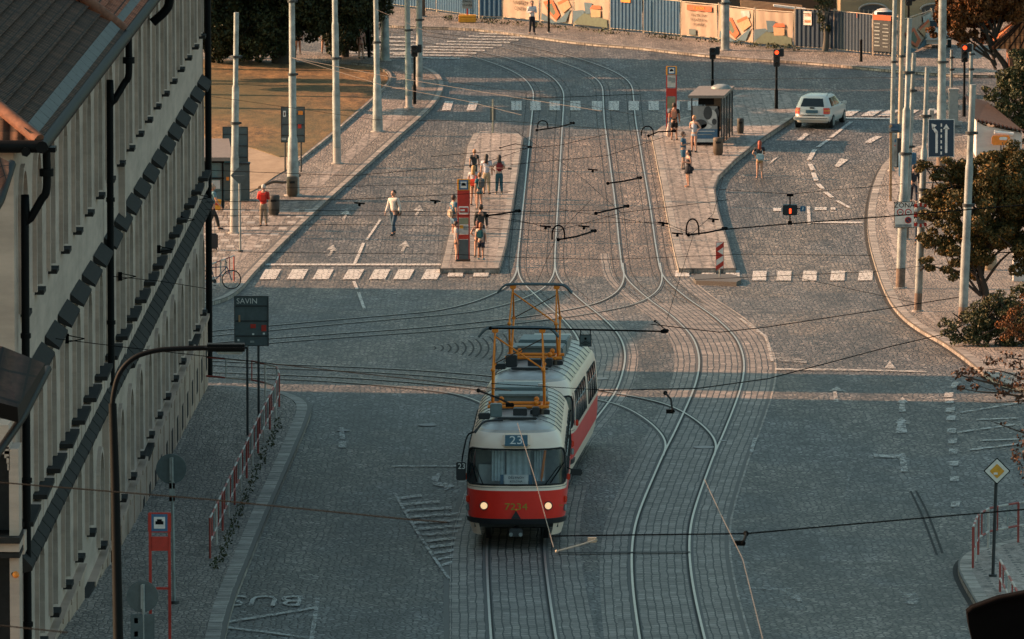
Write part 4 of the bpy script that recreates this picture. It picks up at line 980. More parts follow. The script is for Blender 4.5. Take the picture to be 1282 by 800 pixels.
def tall_stop(bx,by,ty,wpx,label):
    t,h,w_,s=red_stop(bx,by,ty,wpx,label,.2); stop_plate(t,h,w_,'yellow_paint',.13*h+.02)
    P=[(.13,.33,'red_paint'),(.335,.42,'white_paint'),(.43,.47,'red_paint'),(.475,.55,'olive_paper'),(.555,.67,'paper'),(.675,.73,'red_paint'),(.735,.985,'grey_board')] if bx<700 else [(.145,.33,'paper'),(.345,.47,'red_paint'),(.48,.66,'olive_paper'),(.665,.72,'white_paint'),(.735,.80,'red_paint')]
    for a,b,mm in P:
        m=MB(); m.box((0,-.02,h*(1-(a+b)/2)),(w_-.04,.05,h*(b-a)),mm,bev=.008); p=m.build('panel',t)
        if mm=='paper': m=MB(); m.box((w_*.18,-.048,h*(1-(a+b)/2)+.05),(w_*.4,.006,h*(b-a)*.4),'galv'); m.box((-w_*.2,-.048,h*(1-(a+b)/2)+.1),(w_*.35,.006,h*(b-a)*.35),'yellow_paint' if bx<700 else 'galv'); m.build('notice',p)
        if mm=='white_paint' and bx<700: m=MB(); m.box((0,-.048,h*(1-(a+b)/2)),(w_*.8,.006,h*(b-a)*.7),'red_paint'); m.box((-w_*.1,-.053,h*(1-(a+b)/2)),(w_*.4,.005,.07),'white_paint'); m.build('notice',p)
    m=MB(); m.box((0,0,.04),(w_+.1,.16,.08),'rust'); m.build('base',t)
tall_stop(580.5,327,223,13.5,'tall red and yellow tram stop post at the near end of the left platform')
tall_stop(840.5,163,82,11.5,'tall red and yellow tram stop post beside the bus shelter on the right platform')
def blue_lane():
    g=G(1178,213,KH); s=SC(g); t=thing('lane_sign','blue road sign with two white lane arrows, fixed to the thickest mast','sign',(g.x,g.y-.5,g.z)); X=lambda x:(x-1178)/s; Z=lambda y:(213-y)/s
    m=MB(); cx,cz=X(1177.3),Z(171.5); m.box((cx,0,cz),(33/s,.03,48/s),'white_paint',bev=.01); m.box((cx,-.02,cz),(31/s,.015,46/s),'navy',bev=.005); m.build('panel',t)
    m=MB()
    def poly(P): m.face([(X(x),-.032,Z(y)) for x,y in P],'white_paint')
    poly([(1170,190),(1173,190),(1173,163.5),(1170,163.5)][::-1]); poly([(1170,166),(1173,163),(1168,157),(1166,159)]); poly([(1165,153),(1171.5,155),(1166,161)])
    poly([(1182,190),(1185,190),(1185,159),(1182,159)]); poly([(1179.5,160),(1187.5,160),(1183.5,153.5)])
    for k in range(6): poly([(1176.5,192-k*7),(1178.2,192-k*7),(1178.2,188-k*7),(1176.5,188-k*7)])
    m.build('lane_arrows',t); m=MB(); m.tube([(cx-.5,.04,cz+.3),(cx+.5,.04,cz+.3)],.03,'dark_metal'); m.tube([(cx-.5,.04,cz-.5),(cx+.5,.04,cz-.5)],.03,'dark_metal'); m.build('bracket',t)
M('navy',(.012,.035,.065),.5,var=.05); blue_lane()
def zona():
    g=G(1127,361,KH); s=SC(g); t=thing('zone_sign','white ZÓNA sign with three round no-entry and no-parking symbols on the leaning mast','sign',(g.x,g.y-.3,g.z)); X=lambda x:(x-1127)/s; Z=lambda y:(361-y)/s
    cx,cz=X(1131),Z(267.5); w_,h=25.5/s,33/s
    m=MB(); m.box((cx,0,cz),(w_,.03,h),'black_metal',bev=.01); m.box((cx,-.02,cz),(w_*.94,.014,h*.95),'cream_white',bev=.005); pn=m.build('panel',t)
    text('ZÓNA',.26,'black_metal',(cx,-.035,Z(255.5)),t,'lettering')
    for x,y,c in ((1126,264,0),(1136,264,0),(1136,274,1)):
        m=MB(); m.disc((X(x),-.035,Z(y)),4.2/s,.008,'red_paint',24); m.disc((X(x),-.042,Z(y)),3.0/s,.008,'navy' if c else 'cream_white',24); 
        if c: m.box((X(x),-.048,Z(y)),(5.5/s,.004,.8/s),'red_paint',ry=.78)
        else: m.box((X(x),-.048,Z(y)),(3.6/s,.004,1.2/s),'black_metal')
        m.build('symbol',pn)
    m=MB(); m.box((cx-.03,-.032,Z(281)),(w_*.8,.004,.10),'galv'); m.build('small_print',pn)
    m=MB(); m.tube([(cx,.02,cz+.3),(cx,.25,cz+.3)],.03,'dark_metal'); m.tube([(cx,.02,cz-.3),(cx,.25,cz-.3)],.03,'dark_metal'); m.build('bracket',t)
M('cream_white',(.80,.74,.65),.6); zona()
def convex_mirror():
    g=G(1149,390,KH); s=SC(g); t=thing('traffic_mirror','grey panel with a red and white striped rim beside the zone sign','mirror',(g.x,g.y-.45,g.z)); X=lambda x:(x-1149)/s; Z=lambda y:(390-y)/s
    m=MB(); m.box((X(1151),0,Z(267)),(10/s,.04,22/s),'galv',bev=.02); m.build('panel',t); m=MB(); k=0
    for f in range(16):
        a=f/16*2*math.pi; x=1151+6*max(-1,min(1,1.3*math.cos(a))); y=267+13*max(-1,min(1,1.3*math.sin(a))); m.box((X(x),-.01,Z(y)),(.13,.05,.13),'white_paint' if f%2 else 'red_paint',bev=.02)
    m.build('rim',t); m=MB(); m.tube([(X(1152),.0,Z(267)),(X(1153),.3,Z(267))],.03,'dark_metal'); m.build('bracket',t)
convex_mirror()
def chevron():
    g=G(901,346,.16); s=SC(g); t=thing('chevron_sign','narrow red and white chevron board on the small refuge island','sign',tuple(g)); w_=9/s; h=33/s; z0=10/s
    m=MB(); m.tube([(0,0,0),(0,0,z0+h)],.03,'galv'); m.build('post',t); m=MB(); m.box((0,-.05,z0+h/2),(w_,.03,h),'cream_white'); m.box((0,-.05,z0+h/2),(w_+.03,.02,h+.03),'red_paint'); pn=m.build('panel',t); m=MB()
    for zz in (.1,.45,.8):
        P=[(-w_/2,-.068,z0+h*(zz-.18)),(w_/2,-.068,z0+h*(zz+.02)),(w_/2,-.068,z0+h*min(1,zz+.2)),(-w_/2,-.068,z0+h*(zz-.0))] if zz!=.45 else [(-w_/2,-.068,z0+h*.33),(w_/2,-.068,z0+h*.5),(w_/2,-.068,z0+h*.52),(-w_/2,-.068,z0+h*.68)]
        m.face(P,'red_paint')
    m.build('stripes',pn)
chevron()
def diamond(bx,by,cx,cy,r,label,dz,front):
    g=G(bx,by,dz); s=SC(g); t=thing('priority_sign',label,'sign',tuple(g)); X=(cx-bx)/s; Z=(by-cy)/s; R_=r/s
    m=MB(); m.tube([(0,0,0),(X,0,Z+R_*.8)],.04,'dark_metal' if front else 'galv'); m.tube([(0,0,-.02),(0,0,.06)],.1,'dark_metal'); m.build('post',t)
    def dia(k,y,th,mat): 
        m.box((X,y,Z),(R_*k*1.414,th,R_*k*1.414),mat,ry=math.pi/4,bev=.01)
    m=MB(); dia(1,-.07,.03,'black_metal' if front else 'grey_board'); 
    if front: dia(.9,-.092,.012,'cream_white'); dia(.55,-.104,.012,'yellow_paint'); m.box((X-R_*.1,-.114,Z-R_*.18),(R_*.3,.006,R_*.16),'cream_white',bev=.002)
    else: m.box((X,-.09,Z),(R_*1.2,.03,.04),'galv')
    m.build('panel',t)
diamond(1243,722,1247,588,17,'yellow and white diamond priority sign on a dark pole at lower right',KH,True)
diamond(301,315,300,219,11,'back of a small diamond sign left of the man with red backpack',KH,False)
def small_things():
    # double face island sign
    g=G(617,166,.2); s=SC(g); t=thing('island_sign','small grey sign on a thin post at the far tip of the left platform','sign',tuple(g)); m=MB(); m.tube([(0,0,0),(0,0,42/s)],.04,'galv_tan'); m.build('post',t); m=MB(); m.box((0,.05,24/s),(.26,.04,.62),'grey_board',bev=.01); m.box((0,.05,1.45),(.6,.03,.34),'galv_tan',bev=.01) if False else None; m.build('panel',t)
    # information panel at right
    g=G(1115,252,KH); s=SC(g); t=thing('information_panel','slanted dark information panel on a brown frame by the right kerb','panel',tuple(g)); m=MB(); m.box((0,0,48/s),(.10,.08,96/s),'wood',bev=.01); m.build('post',t); m=MB(); m.box((.28,0,92/s),(.75,.5,.06),'grey_board',rx=R(38)); m.box((.15,-.04,92/s+.03),(.3,.4,.03),'navy',rx=R(38)); m.build('panel',t)
    g=G(1120,209,KH); s=SC(g); t=thing('parking_meter','pale ticket machine with a dark side next to the information panel','ticket machine',tuple(g)); m=MB(); m.box((0,0,.72),(.22,.3,1.44),'galv',bev=.03); m.build('cabinet',t); m=MB(); m.box((.2,.05,.62),(.24,.3,1.24),'dark_metal',bev=.02); m.build('side_cabinet',t); m=MB(); m.box((0,-.16,1.15),(.10,.02,.12),'blue_sign'); m.box((0,-.16,.95),(.06,.02,.05),'red_paint'); m.build('display',t)
    for x,la in ((1129.5,'blue hooped waste holder left of the zone sign mast'),(1142.5,'blue hooped waste holder right of the zone sign mast')):
        g=G(x,228,KH); t=thing('blue_container',la,'bin',tuple(g)); m=MB(); m.lathe([(.14,.25),(.16,.3),(.17,1.2),(.15,1.25)],'blue_paint',12); m.build('body',t); m=MB(); m.tube([(0,0,0),(0,0,.3)],.05,'dark_metal'); m.build('foot',t)
    # litter bins
    for x,y,wp,hp,dz,la,mt in ((343,269,14,25,KH,'dark cylindrical litter bin right of the man with the red backpack','dark_bin'),(366,246,13.5,25,KH,'brown litter bin in front of the banded mast','brown_bin'),(899,194,12.5,22,.2,'brown litter bin in front of the shelter, near its advert','brown_bin'),(927,167,8.5,19,.2,'dark narrow litter bin behind the shelter side wall','dark_bin'),(1239,338,17,18,KH,'tan round litter bin under the rusty leaved tree','tan_bin')):
        g=G(x,y,dz); s=SC(g); t=thing('litter_bin',la,'bin',tuple(g)); r=wp/2/s;h=hp/s; m=MB(); m.lathe([(r*.8,0),(r*.85,.06),(r,.1),(r*1.02,h*.55),(r,h*.8)],mt,20); m.build('body',t)
        m=MB(); m.lathe([(r*1.04,h*.8),(r*1.04,h*.95),(r*.9,h),(r*.3,h+.01)],mt,20); m.build('lid',t); m=MB(); m.box((0,-r*.98,h*.74),(r*1.0,.08,.09),'groove'); m.build('opening',t)
    g=G(1078,77,.14); s=SC(g); t=thing('bollard','black bollard on the far pavement in front of the dark blue hoarding','bollard',tuple(g)); m=MB(); m.lathe([(.09,0),(.07,.1),(.065,1.0),(.075,1.05),(.03,1.12)],'black_metal',12); m.build('body',t)
    g=G(1193.5,154,KH); s=SC(g); t=thing('stone_pillar','weathered square stone gate pillar on the right pavement','pillar',tuple(g)); m=MB(); m.box((0,0,21/s),(11.5/s,.4,42/s),'stone',bev=.02); m.build('shaft',t); m=MB(); m.box((0,0,42.4/s),(13/s,.46,.08),'stone'); m.build('cap',t); m=MB(); m.box((0.05,-.0,.03),(.7,.5,.08),'stone'); m.build('plinth',t)
    g=G(1172,147+30,KH); t=thing('white_box_post','short pale cabinet post behind the top of the blue lane sign','cabinet',tuple(g)); s=SC(g); m=MB(); m.box((-.2,0,.7),(.2,.2,1.4),'galv',bev=.02); m.build('body',t); m=MB(); m.box((-.2,0,1.42),(.24,.24,.06),'white_paint'); m.build('cap',t)
M('dark_bin',(.04,.035,.03),.6); M('tan_bin',(.35,.26,.17),.7); small_things()
# railings
M('rail_red',(.34,.055,.04),.6,var=.35); M('rail_white',(.50,.45,.40),.6,var=.3)
def railing(px,label,posts_,h=1.0,dz=KH):
    g=[G(x,y,dz) for x,y in px]; base=g[0]; t=thing('safety_railing',label,'railing',tuple(base))
    path=[p-base for p in g]
    def along(k):
        tot=0; L=[(b-a).length for a,b in zip(path,path[1:])]; T=sum(L)*k
        for a,b,l in zip(path,path[1:],L):
            if T<=l+1e-6: return a+(b-a)*(T/l)
            T-=l
        return path[-1]
    n=posts_*3
    for zz,nm in ((h,'top_rail'),(h*.42,'lower_rail')):
        m=MB()
        for k in range(n):
            a=along(k/n)+Vector((0,0,zz)); b=along((k+1)/n)+Vector((0,0,zz)); m.tube([a,b],.028,'rail_red' if k%2 else 'rail_white',8)
        m.build(nm,t)
    for k in range(posts_+1):
        a=along(k/posts_); m=MB(); m.tube([a,a+Vector((0,0,h))],.028,'rail_red' if k in(0,posts_) or k%2==0 else 'rail_white',8); m.build('rail_post',t)
    for k in range(posts_):
        for f in (.33,.66):
            a=along((k+f)/posts_); m=MB(); m.tube([a+Vector((0,0,h*.42)),a+Vector((0,0,h))],.018,'rail_red' if f<.5 else 'galv',6); m.build('baluster',t)
railing([(263,699),(290,640),(322,570),(345,523),(350,508),(346,500),(318,493),(250,487)],'long red and white railing curving round the corner of the lower left pavement',14)
railing([(1218,711),(1224,695),(1238,686),(1268,680),(1320,672)],'red and white railing on the pavement corner at lower right',5)
railing([(1252,741),(1262,760),(1275,785)],'short red and white railing end in front of the diamond sign pole',2,.75)
railing([(293,352),(278,358),(262,364),(240,372)],'rusty red railing with the bicycle leaning on it',3,.95)
def bicycle():
    g=G(272,362,KH); t=thing('bicycle','dark bicycle leaning on the rusty red railing at the left pavement corner','bicycle',tuple(g),R(6)); 
    for x,nm in ((-.52,0),(.52,0)):
        m=MB(); m.tube([(x+.34*math.cos(a),0,.35+.34*math.sin(a)) for a in [i*math.pi/12 for i in range(25)]],.022,'black_rubber',6,False); w_=m.build('wheel',t)
        m=MB(); [m.tube([(x,0,.35),(x+.33*math.cos(a),0,.35+.33*math.sin(a))],.004,'galv',4) for a in [i*math.pi/6 for i in range(12)]]; m.tube([(x,-.04,.35),(x,.04,.35)],.03,'galv'); m.build('spokes',w_)
    m=MB(); A=(-.52,0,.35);B=(-.1,0,.3);C=(-.22,0,.8);Dd=(.36,0,.82);E_=(.52,0,.35)
    for a,b in ((A,B),(A,C),(B,C),(C,Dd),(B,Dd),(Dd,E_)): m.tube([a,b],.018,'blue_paint',6)
    m.tube([C,(-.25,0,.92)],.014,'galv'); m.tube([Dd,(.33,0,.98)],.014,'galv'); m.build('frame',t)
    m=MB(); m.box((-.26,0,.95),(.26,.13,.05),'black_rubber',bev=.02); m.build('saddle',t); m=MB(); m.tube([(.33,-.28,1.0),(.36,-.1,.98),(.36,.1,.98),(.33,.28,1.0)],.014,'black_metal'); m.build('handlebar',t); m=MB(); m.tube([(-.1,-.1,.3),(-.1,.1,.3)],.07,'dark_metal',12); m.box((-.1,-.14,.15),(.1,.06,.02),'black_rubber'); m.build('pedals',t)
bicycle()
# ---------------------------------------------------------------- bus shelter on the right platform
M('shelter_roof',(.20,.165,.14),.6); M('poster_grey',(.25,.26,.26),.4); M('poster_dark',(.04,.045,.05),.4); M('poster_light',(.5,.5,.48),.4); M('poster_blue',(.05,.13,.22),.4)
def shelter():
    g=G(890,182,.2); s=SC(g); t=thing('tram_shelter','tram shelter with a flat roof and grey advert panel on the right platform','shelter',tuple(g))
    # local: front advert panel x -28..+13 px ; depth runs away
    X=lambda x:(x-890)/s; Z=lambda y:(182-y)/s
    w0,w1=X(863),X(903); dp=4.3; sk=X(921)-w1
    hgt=Z(129)
    m=MB(); z0=Z(121.5); z1=z0+.12
    P=[(X(861),-.5),(X(906),-.5),(X(923),4.6),(X(878),4.6)]
    zt=z0+.05
    m.idx([(x,y,z0) for x,y in P]+[(x,y,z1) for x,y in P],[(3,2,1,0),(4,5,6,7),(0,1,5,4),(1,2,6,5),(2,3,7,6),(3,0,4,7)],'shelter_roof'); m.build('roof',t)
    m=MB(); m.ball((X(905),3.2,z1),.42,'galv',8,(1.1,1.1,.5)); m.build('roof_dome',t)
    # advert panel
    ax0,ax1=X(865.5),X(901)
    m=MB(); m.box(((ax0+ax1)/2,0,(Z(183)+Z(131))/2-.0),(ax1-ax0,.16,Z(131)-Z(180)),'black_metal',bev=.02); m.box((X(884),.02,(Z(131)+z0)/2),(.7,.06,z0-Z(131)),'black_metal'); ad=m.build('advert_case',t)
    m=MB(); cx=X(882.5); m.box((cx,-.09,Z(147)),(31/s,.02,29/s),'poster_grey'); m.box((cx,-.09,Z(167.5)),(31/s,.02,12/s),'poster_blue'); m.box((cx,-.09,Z(175.5)),(31/s,.02,4.5/s),'poster_light'); m.box((cx,-.105,Z(164)),(24/s,.01,.04),'poster_light'); m.box((cx,-.105,Z(168)),(18/s,.01,.035),'galv'); m.box((X(895),-.105,Z(175.5)),(.14,.01,.05),'red_paint')
    m.build('poster',ad)
    m=MB()   # a generic dark haired figure shape in grey tones
    for x,y,rx_,rz_,mm in ((891,146,6.2,9.0,'poster_light'),(886,141,5.5,8.5,'poster_dark'),(877,155,8,6,'poster_dark'),(894,152,3,4,'poster_dark'),(884,158,7,3,'poster_light'),(897,141,3,6,'poster_dark')):
        n=18; m.face([(X(x)+rx_/s*math.cos(2*math.pi*i/n),-.103-.002*(x%7),Z(y)+rz_/s*math.sin(2*math.pi*i/n)) for i in range(n)],mm)
    m.build('figure_print',ad)
    # side wall right
    m=MB()
    for k in range(5):
        f=k/4; x=X(903)+sk*f*.95; y=.1+dp*f; m.box((x,y,z0/2),(.06,.06,z0),'dark_metal')
    for k in range(4):
        xa=X(903)+sk*(k/4)*.95; xb=X(903)+sk*((k+1)/4)*.95; ya=.1+dp*k/4; yb=.1+dp*(k+1)/4
        m.face([(xa,ya,.25),(xb,yb,.25),(xb,yb,z0-.05),(xa,ya,z0-.05)],'shelter_glass'); 
    m.build('side_wall',t)
    m=MB()
    for k in range(5):
        x=X(866)+sk*(k/4)*.95; y=.1+dp*k/4
        if k in(0,4): m.box((x,y,z0/2),(.06,.06,z0),'dark_metal')
    m.face([(X(868)+sk,dp+.1,.25),(X(903)+sk,dp+.1,.25),(X(903)+sk,dp+.1,z0-.1),(X(868)+sk,dp+.1,z0-.1)],'shelter_glass'); m.build('back_wall',t)
    m=MB(); m.box((X(892),2.2,.48),(.4,2.6,.06),'wood',rz=-.2); m.box((X(888),1.2,.24),(.06,.3,.46),'dark_metal'); m.box((X(896),3.1,.24),(.06,.3,.46),'dark_metal'); m.build('bench',t)
M('shelter_glass',(.09,.085,.075),.15,spec=.8); shelter()
def kiosk():
    g=G(268,262,KH); s=SC(g); t=thing('glass_kiosk','glass fronted kiosk with a grey roof beside the end of the cream building','kiosk',tuple(g)); X=lambda x:(x-268)/s; Z=lambda y:(262-y)/s
    m=MB(); x0,x1=X(215),X(281); zz=Z(200)
    for x in (X(279),X(257),X(236)): m.box((x,0,zz/2),(.07,.07,zz),'black_metal')
    m.box(((x0+x1)/2,0,zz-.06),(x1-x0,.1,.12),'black_metal'); m.box(((x0+x1)/2,0,zz-.75),(x1-x0,.06,.05),'black_metal'); m.build('frame',t)
    m=MB(); m.box(((x0+x1)/2,.06,zz/2),(x1-x0,.03,zz-.1),'kiosk_glass'); m.build('glass',t)
    m=MB(); m.box((X(247),.03,zz*.64),(1.2,.02,.05),'red_paint') ; m.box((X(268),.03,zz*.5),(.5,.02,.35),'poster_light'); m.build('poster',t)
    m=MB(); m.idx([(X(200),-.3,Z(196)),(X(292),-.3,Z(196)),(X(282),4.5,Z(196)+.35),(X(200),4.5,Z(196)+.35),(X(200),-.3,Z(196)-.15),(X(292),-.3,Z(196)-.15),(X(282),4.5,Z(196)+.2),(X(200),4.5,Z(196)+.2)],[(0,1,2,3),(7,6,5,4),(0,4,5,1),(1,5,6,2),(2,6,7,3)],'shelter_roof'); m.build('roof',t)
    m=MB(); m.box((X(250),3.6,zz/2),(X(290)-X(205),.05,zz),'kiosk_glass'); m.build('rear_wall',t)
M('kiosk_glass',(.05,.14,.16),.12,spec=.8); kiosk()
def blue_box():
    g=G(293,250,KH); t=thing('signal_cabinet','small dark grey cabinet with an orange sticker behind the leftmost mast','cabinet',tuple(g)); m=MB(); m.box((-.1,0,.75),(1.5,.5,1.5),'grey_board',bev=.03); m.build('body',t); m=MB(); m.box((-.1,0,1.53),(1.56,.56,.06),'dark_metal'); m.build('lid',t); m=MB(); m.box((-.25,-.26,.9),(.12,.01,.15),'orange_paint'); m.build('sticker',t)
    g=G(330,238,KH+.06); 
    t=thing('fallen_branch','thick dark dead branch lying at the edge of the bare earth','branch',tuple(g)); m=MB(); m.tube(crom([(-.2,0,.1),(.4,.5,.3),(.9,.9,.25),(1.5,1.4,.5)],4),[.06]*13,'brown_bin',6); m.tube([(1.0,1.0,.3),(1.2,.8,.6)],.03,'brown_bin',6); m.build('limb',t)
blue_box()
# ---------------------------------------------------------------- far hoarding
M('hoarding_blue',(.008,.065,.14),.5,0,.15,4); M('hoarding_dark',(.008,.028,.055),.55); M('sheet_cream',(.38,.28,.205),.8,var=.1,scale=1.5); M('ink',(.12,.07,.05),.8); M('sheet_green',(.10,.12,.08),.8); M('sheet_blue',(.07,.12,.15),.8); M('gold_red',(.50,.09,.02),.6)
HB=[(455,4),(474,6),(533,13),(547,15),(600,23),(630,24),(677,28.5),(719,33),(764,38),(806,41.6),(853,46.5),(900,51),(945,57),(995,61),(1045,64),(1093,69.5),(1125,72),(1166,57)]
HN=['blue','blue','none','blue','blue','cream_text','cream_art','cream_art2','blue_o','blue','cream_red','cream_art','cream_art2','dark','dark','dark2','cream_art']
HL={'blue':'blue ribbed hoarding panel','cream_text':'cream hoarding sheet with dark lettering','cream_art':'cream hoarding sheet showing red roofed houses','cream_art2':'cream hoarding sheet showing a yellow house'}
for i,(a,b) in enumerate(zip(HB,HB[1:])):
    k=HN[i] if i<len(HN) else 'dark'
    if k=='none': k='blue'
    A=G(a[0],a[1],.14);B=G(b[0],b[1],.14); v=B-A; L=v.length; rz=math.atan2(v.y,v.x); H=1.85 if k[0]!='d' else 2.05
    if a[0]<600: H=2.3
    wh=['leftmost, behind the left masts','behind the two slim masts at top left','next to the thick timber pole','right of the thick timber pole','behind the yellow block and the grey notice','behind the standing man in the white shirt','behind the thin black post','right of the thin black post','with an orange notice at its top','left of the sheet with the red heading','with a red and yellow heading strip','crossed by the thick grey mast','right of the thick grey mast','with a small notice, left of the dark cypress','right of the dark cypress','at the right end','turning away behind the slim masts'][i]
    t=thing('hoarding_panel',(HL.get(k) or {'blue_o':'blue ribbed hoarding panel','cream_red':'cream hoarding sheet with text','dark':'dark blue hoarding panel','dark2':'dark blue hoarding panel with a black notice board'}[k])+', '+wh,'fence',tuple(A),rz,'hoarding panels across the top of the street')
    m=MB()
    for x in (.03,L-.03): m.tube([(x,0,0),(x,0,H+.1)],.035,'galv_tan',8)
    for z in (.12,H): m.tube([(0,0,z),(L,0,z)],.025,'galv_tan',6)
    m.build('frame',t); m=MB()
    mat={'b':'hoarding_blue','c':'sheet_cream','d':'hoarding_dark'}[k[0]]
    if k[0]=='c':
        n=14
        vs=[];fs=[]
        for j in range(5):
            for q in range(n+1): vs.append((.08+(L-.16)*q/n,-.05+.035*math.sin(q*1.7+i+j*.8),.14+(H-.16)*j/4-.05*math.sin(math.pi*q/n)*(j==4)))
        for j in range(4):
            for q in range(n): o=j*(n+1)+q; fs.append((o,o+1,o+n+2,o+n+1))
        m.idx(vs,fs,mat,True)
    else:
        n=int(L/.14); pts=[]
        for q in range(n+1):
            x=.07+(L-.14)*q/n; pts.append((x,-.03 if q%2 else -.07))
        for (xa,ya),(xb,yb) in zip(pts,pts[1:]): 
            xm=(xa+xb)/2; m.face([(xa,ya,.14),(xm,ya,.14),(xm,ya,H-.02),(xa,ya,H-.02)],mat); m.face([(xm,ya,.14),(xb,yb,.14),(xb,yb,H-.02),(xm,ya,H-.02)],mat)
    pn=m.build('sheet',t); y=-.11
    def B(x,z,w_,h,mm,nm='print'): 
        q=MB(); q.box((x*L,y,z*H),(w_*L,.012,h*H),mm); q.build(nm,pn)
    def polyp(P,mm,dy=0):
        q=MB(); q.face([(x*L,y-.004-dy,z*H) for x,z in P],mm); q.build('print',pn)
    if k=='cream_text':
        for j,tx in enumerate(('VÁM PRUH','CHOTKOVY','NÁBŘEŽÍM','CENTRU')): text(tx,.26,'ink',(L*.5,y,H*(.86-j*.17)),t,'lettering')
    if k=='cream_red':
        B(.52,.86,.66,.15,'gold_red','heading'); text('V. JELÍNEK',.2,'yellow_paint',(L*.52,y-.02,H*.86),t,'lettering')
        for j,tx in enumerate(('VÁS ZVE K NÁM','NA KAŽDÝ DEN','OD NEDĚLE')): text(tx,.17,'ink',(L*.5,y,H*(.66-j*.13)),t,'lettering')
        B(.34,.18,.18,.16,'grey_board')
    if k=='cream_art':
        polyp([(.12,.62),(.4,.70),(.62,.28),(.5,.12),(.3,.3)],'gold_red'); polyp([(.2,.54),(.38,.60),(.5,.34),(.44,.25),(.33,.36)],'sheet_green',.004); polyp([(.08,.3),(.5,.06),(.95,.5),(.8,.1),(.4,.03),(.06,.1)],'sheet_blue',.002); polyp([(.5,.62),(.85,.78),(.95,.55),(.72,.35)],'wood',.003); polyp([(.55,.64),(.83,.8),(.86,.72),(.58,.56)],'gold_red',.006); polyp([(.66,.92),(.9,.95),(.92,.75),(.68,.74)],'galv',.002)
    if k=='cream_art2':
        polyp([(.02,.08),(.3,.42),(.95,.3),(.97,.07)],'sheet_green'); polyp([(.02,.45),(.02,.1),(.2,.3),(.36,.45),(.3,.5)],'sheet_blue',.003); polyp([(.32,.72),(.55,.72),(.52,.42),(.36,.4)],'sheet_blue',.004); polyp([(.5,.55),(.78,.55),(.78,.35),(.52,.32)],'wood',.005); polyp([(.48,.55),(.8,.58),(.76,.68),(.55,.66)],'gold_red',.007)
    if k=='blue_o': B(.5,.93,.28,.2,'orange_paint','notice')
    if i==2 or i==1: B(.5,.95,.5,.14,'orange_paint','notice')
    if i==13: B(.35,.78,.2,.34,'cream_white','notice'); B(.35,.86,.16,.07,'orange_paint','notice'); B(.35,.7,.16,.07,'orange_paint','notice')
    if i in(14,15):
        if i==15: pass
        B(.62 if i==14 else .4,.95,.7 if i==15 else .01,.13,'gold_red','heading'); 
        if i==15:
            B(.4,.5,.68,.76,'poster_dark','notice'); y=-.13
            for j in range(7): B(.22,.80-j*.09,.22-.04*(j%2),.03,'galv','print'); B(.55,.78-j*.09,.2+.05*(j%3)/2,.022,'galv','print')
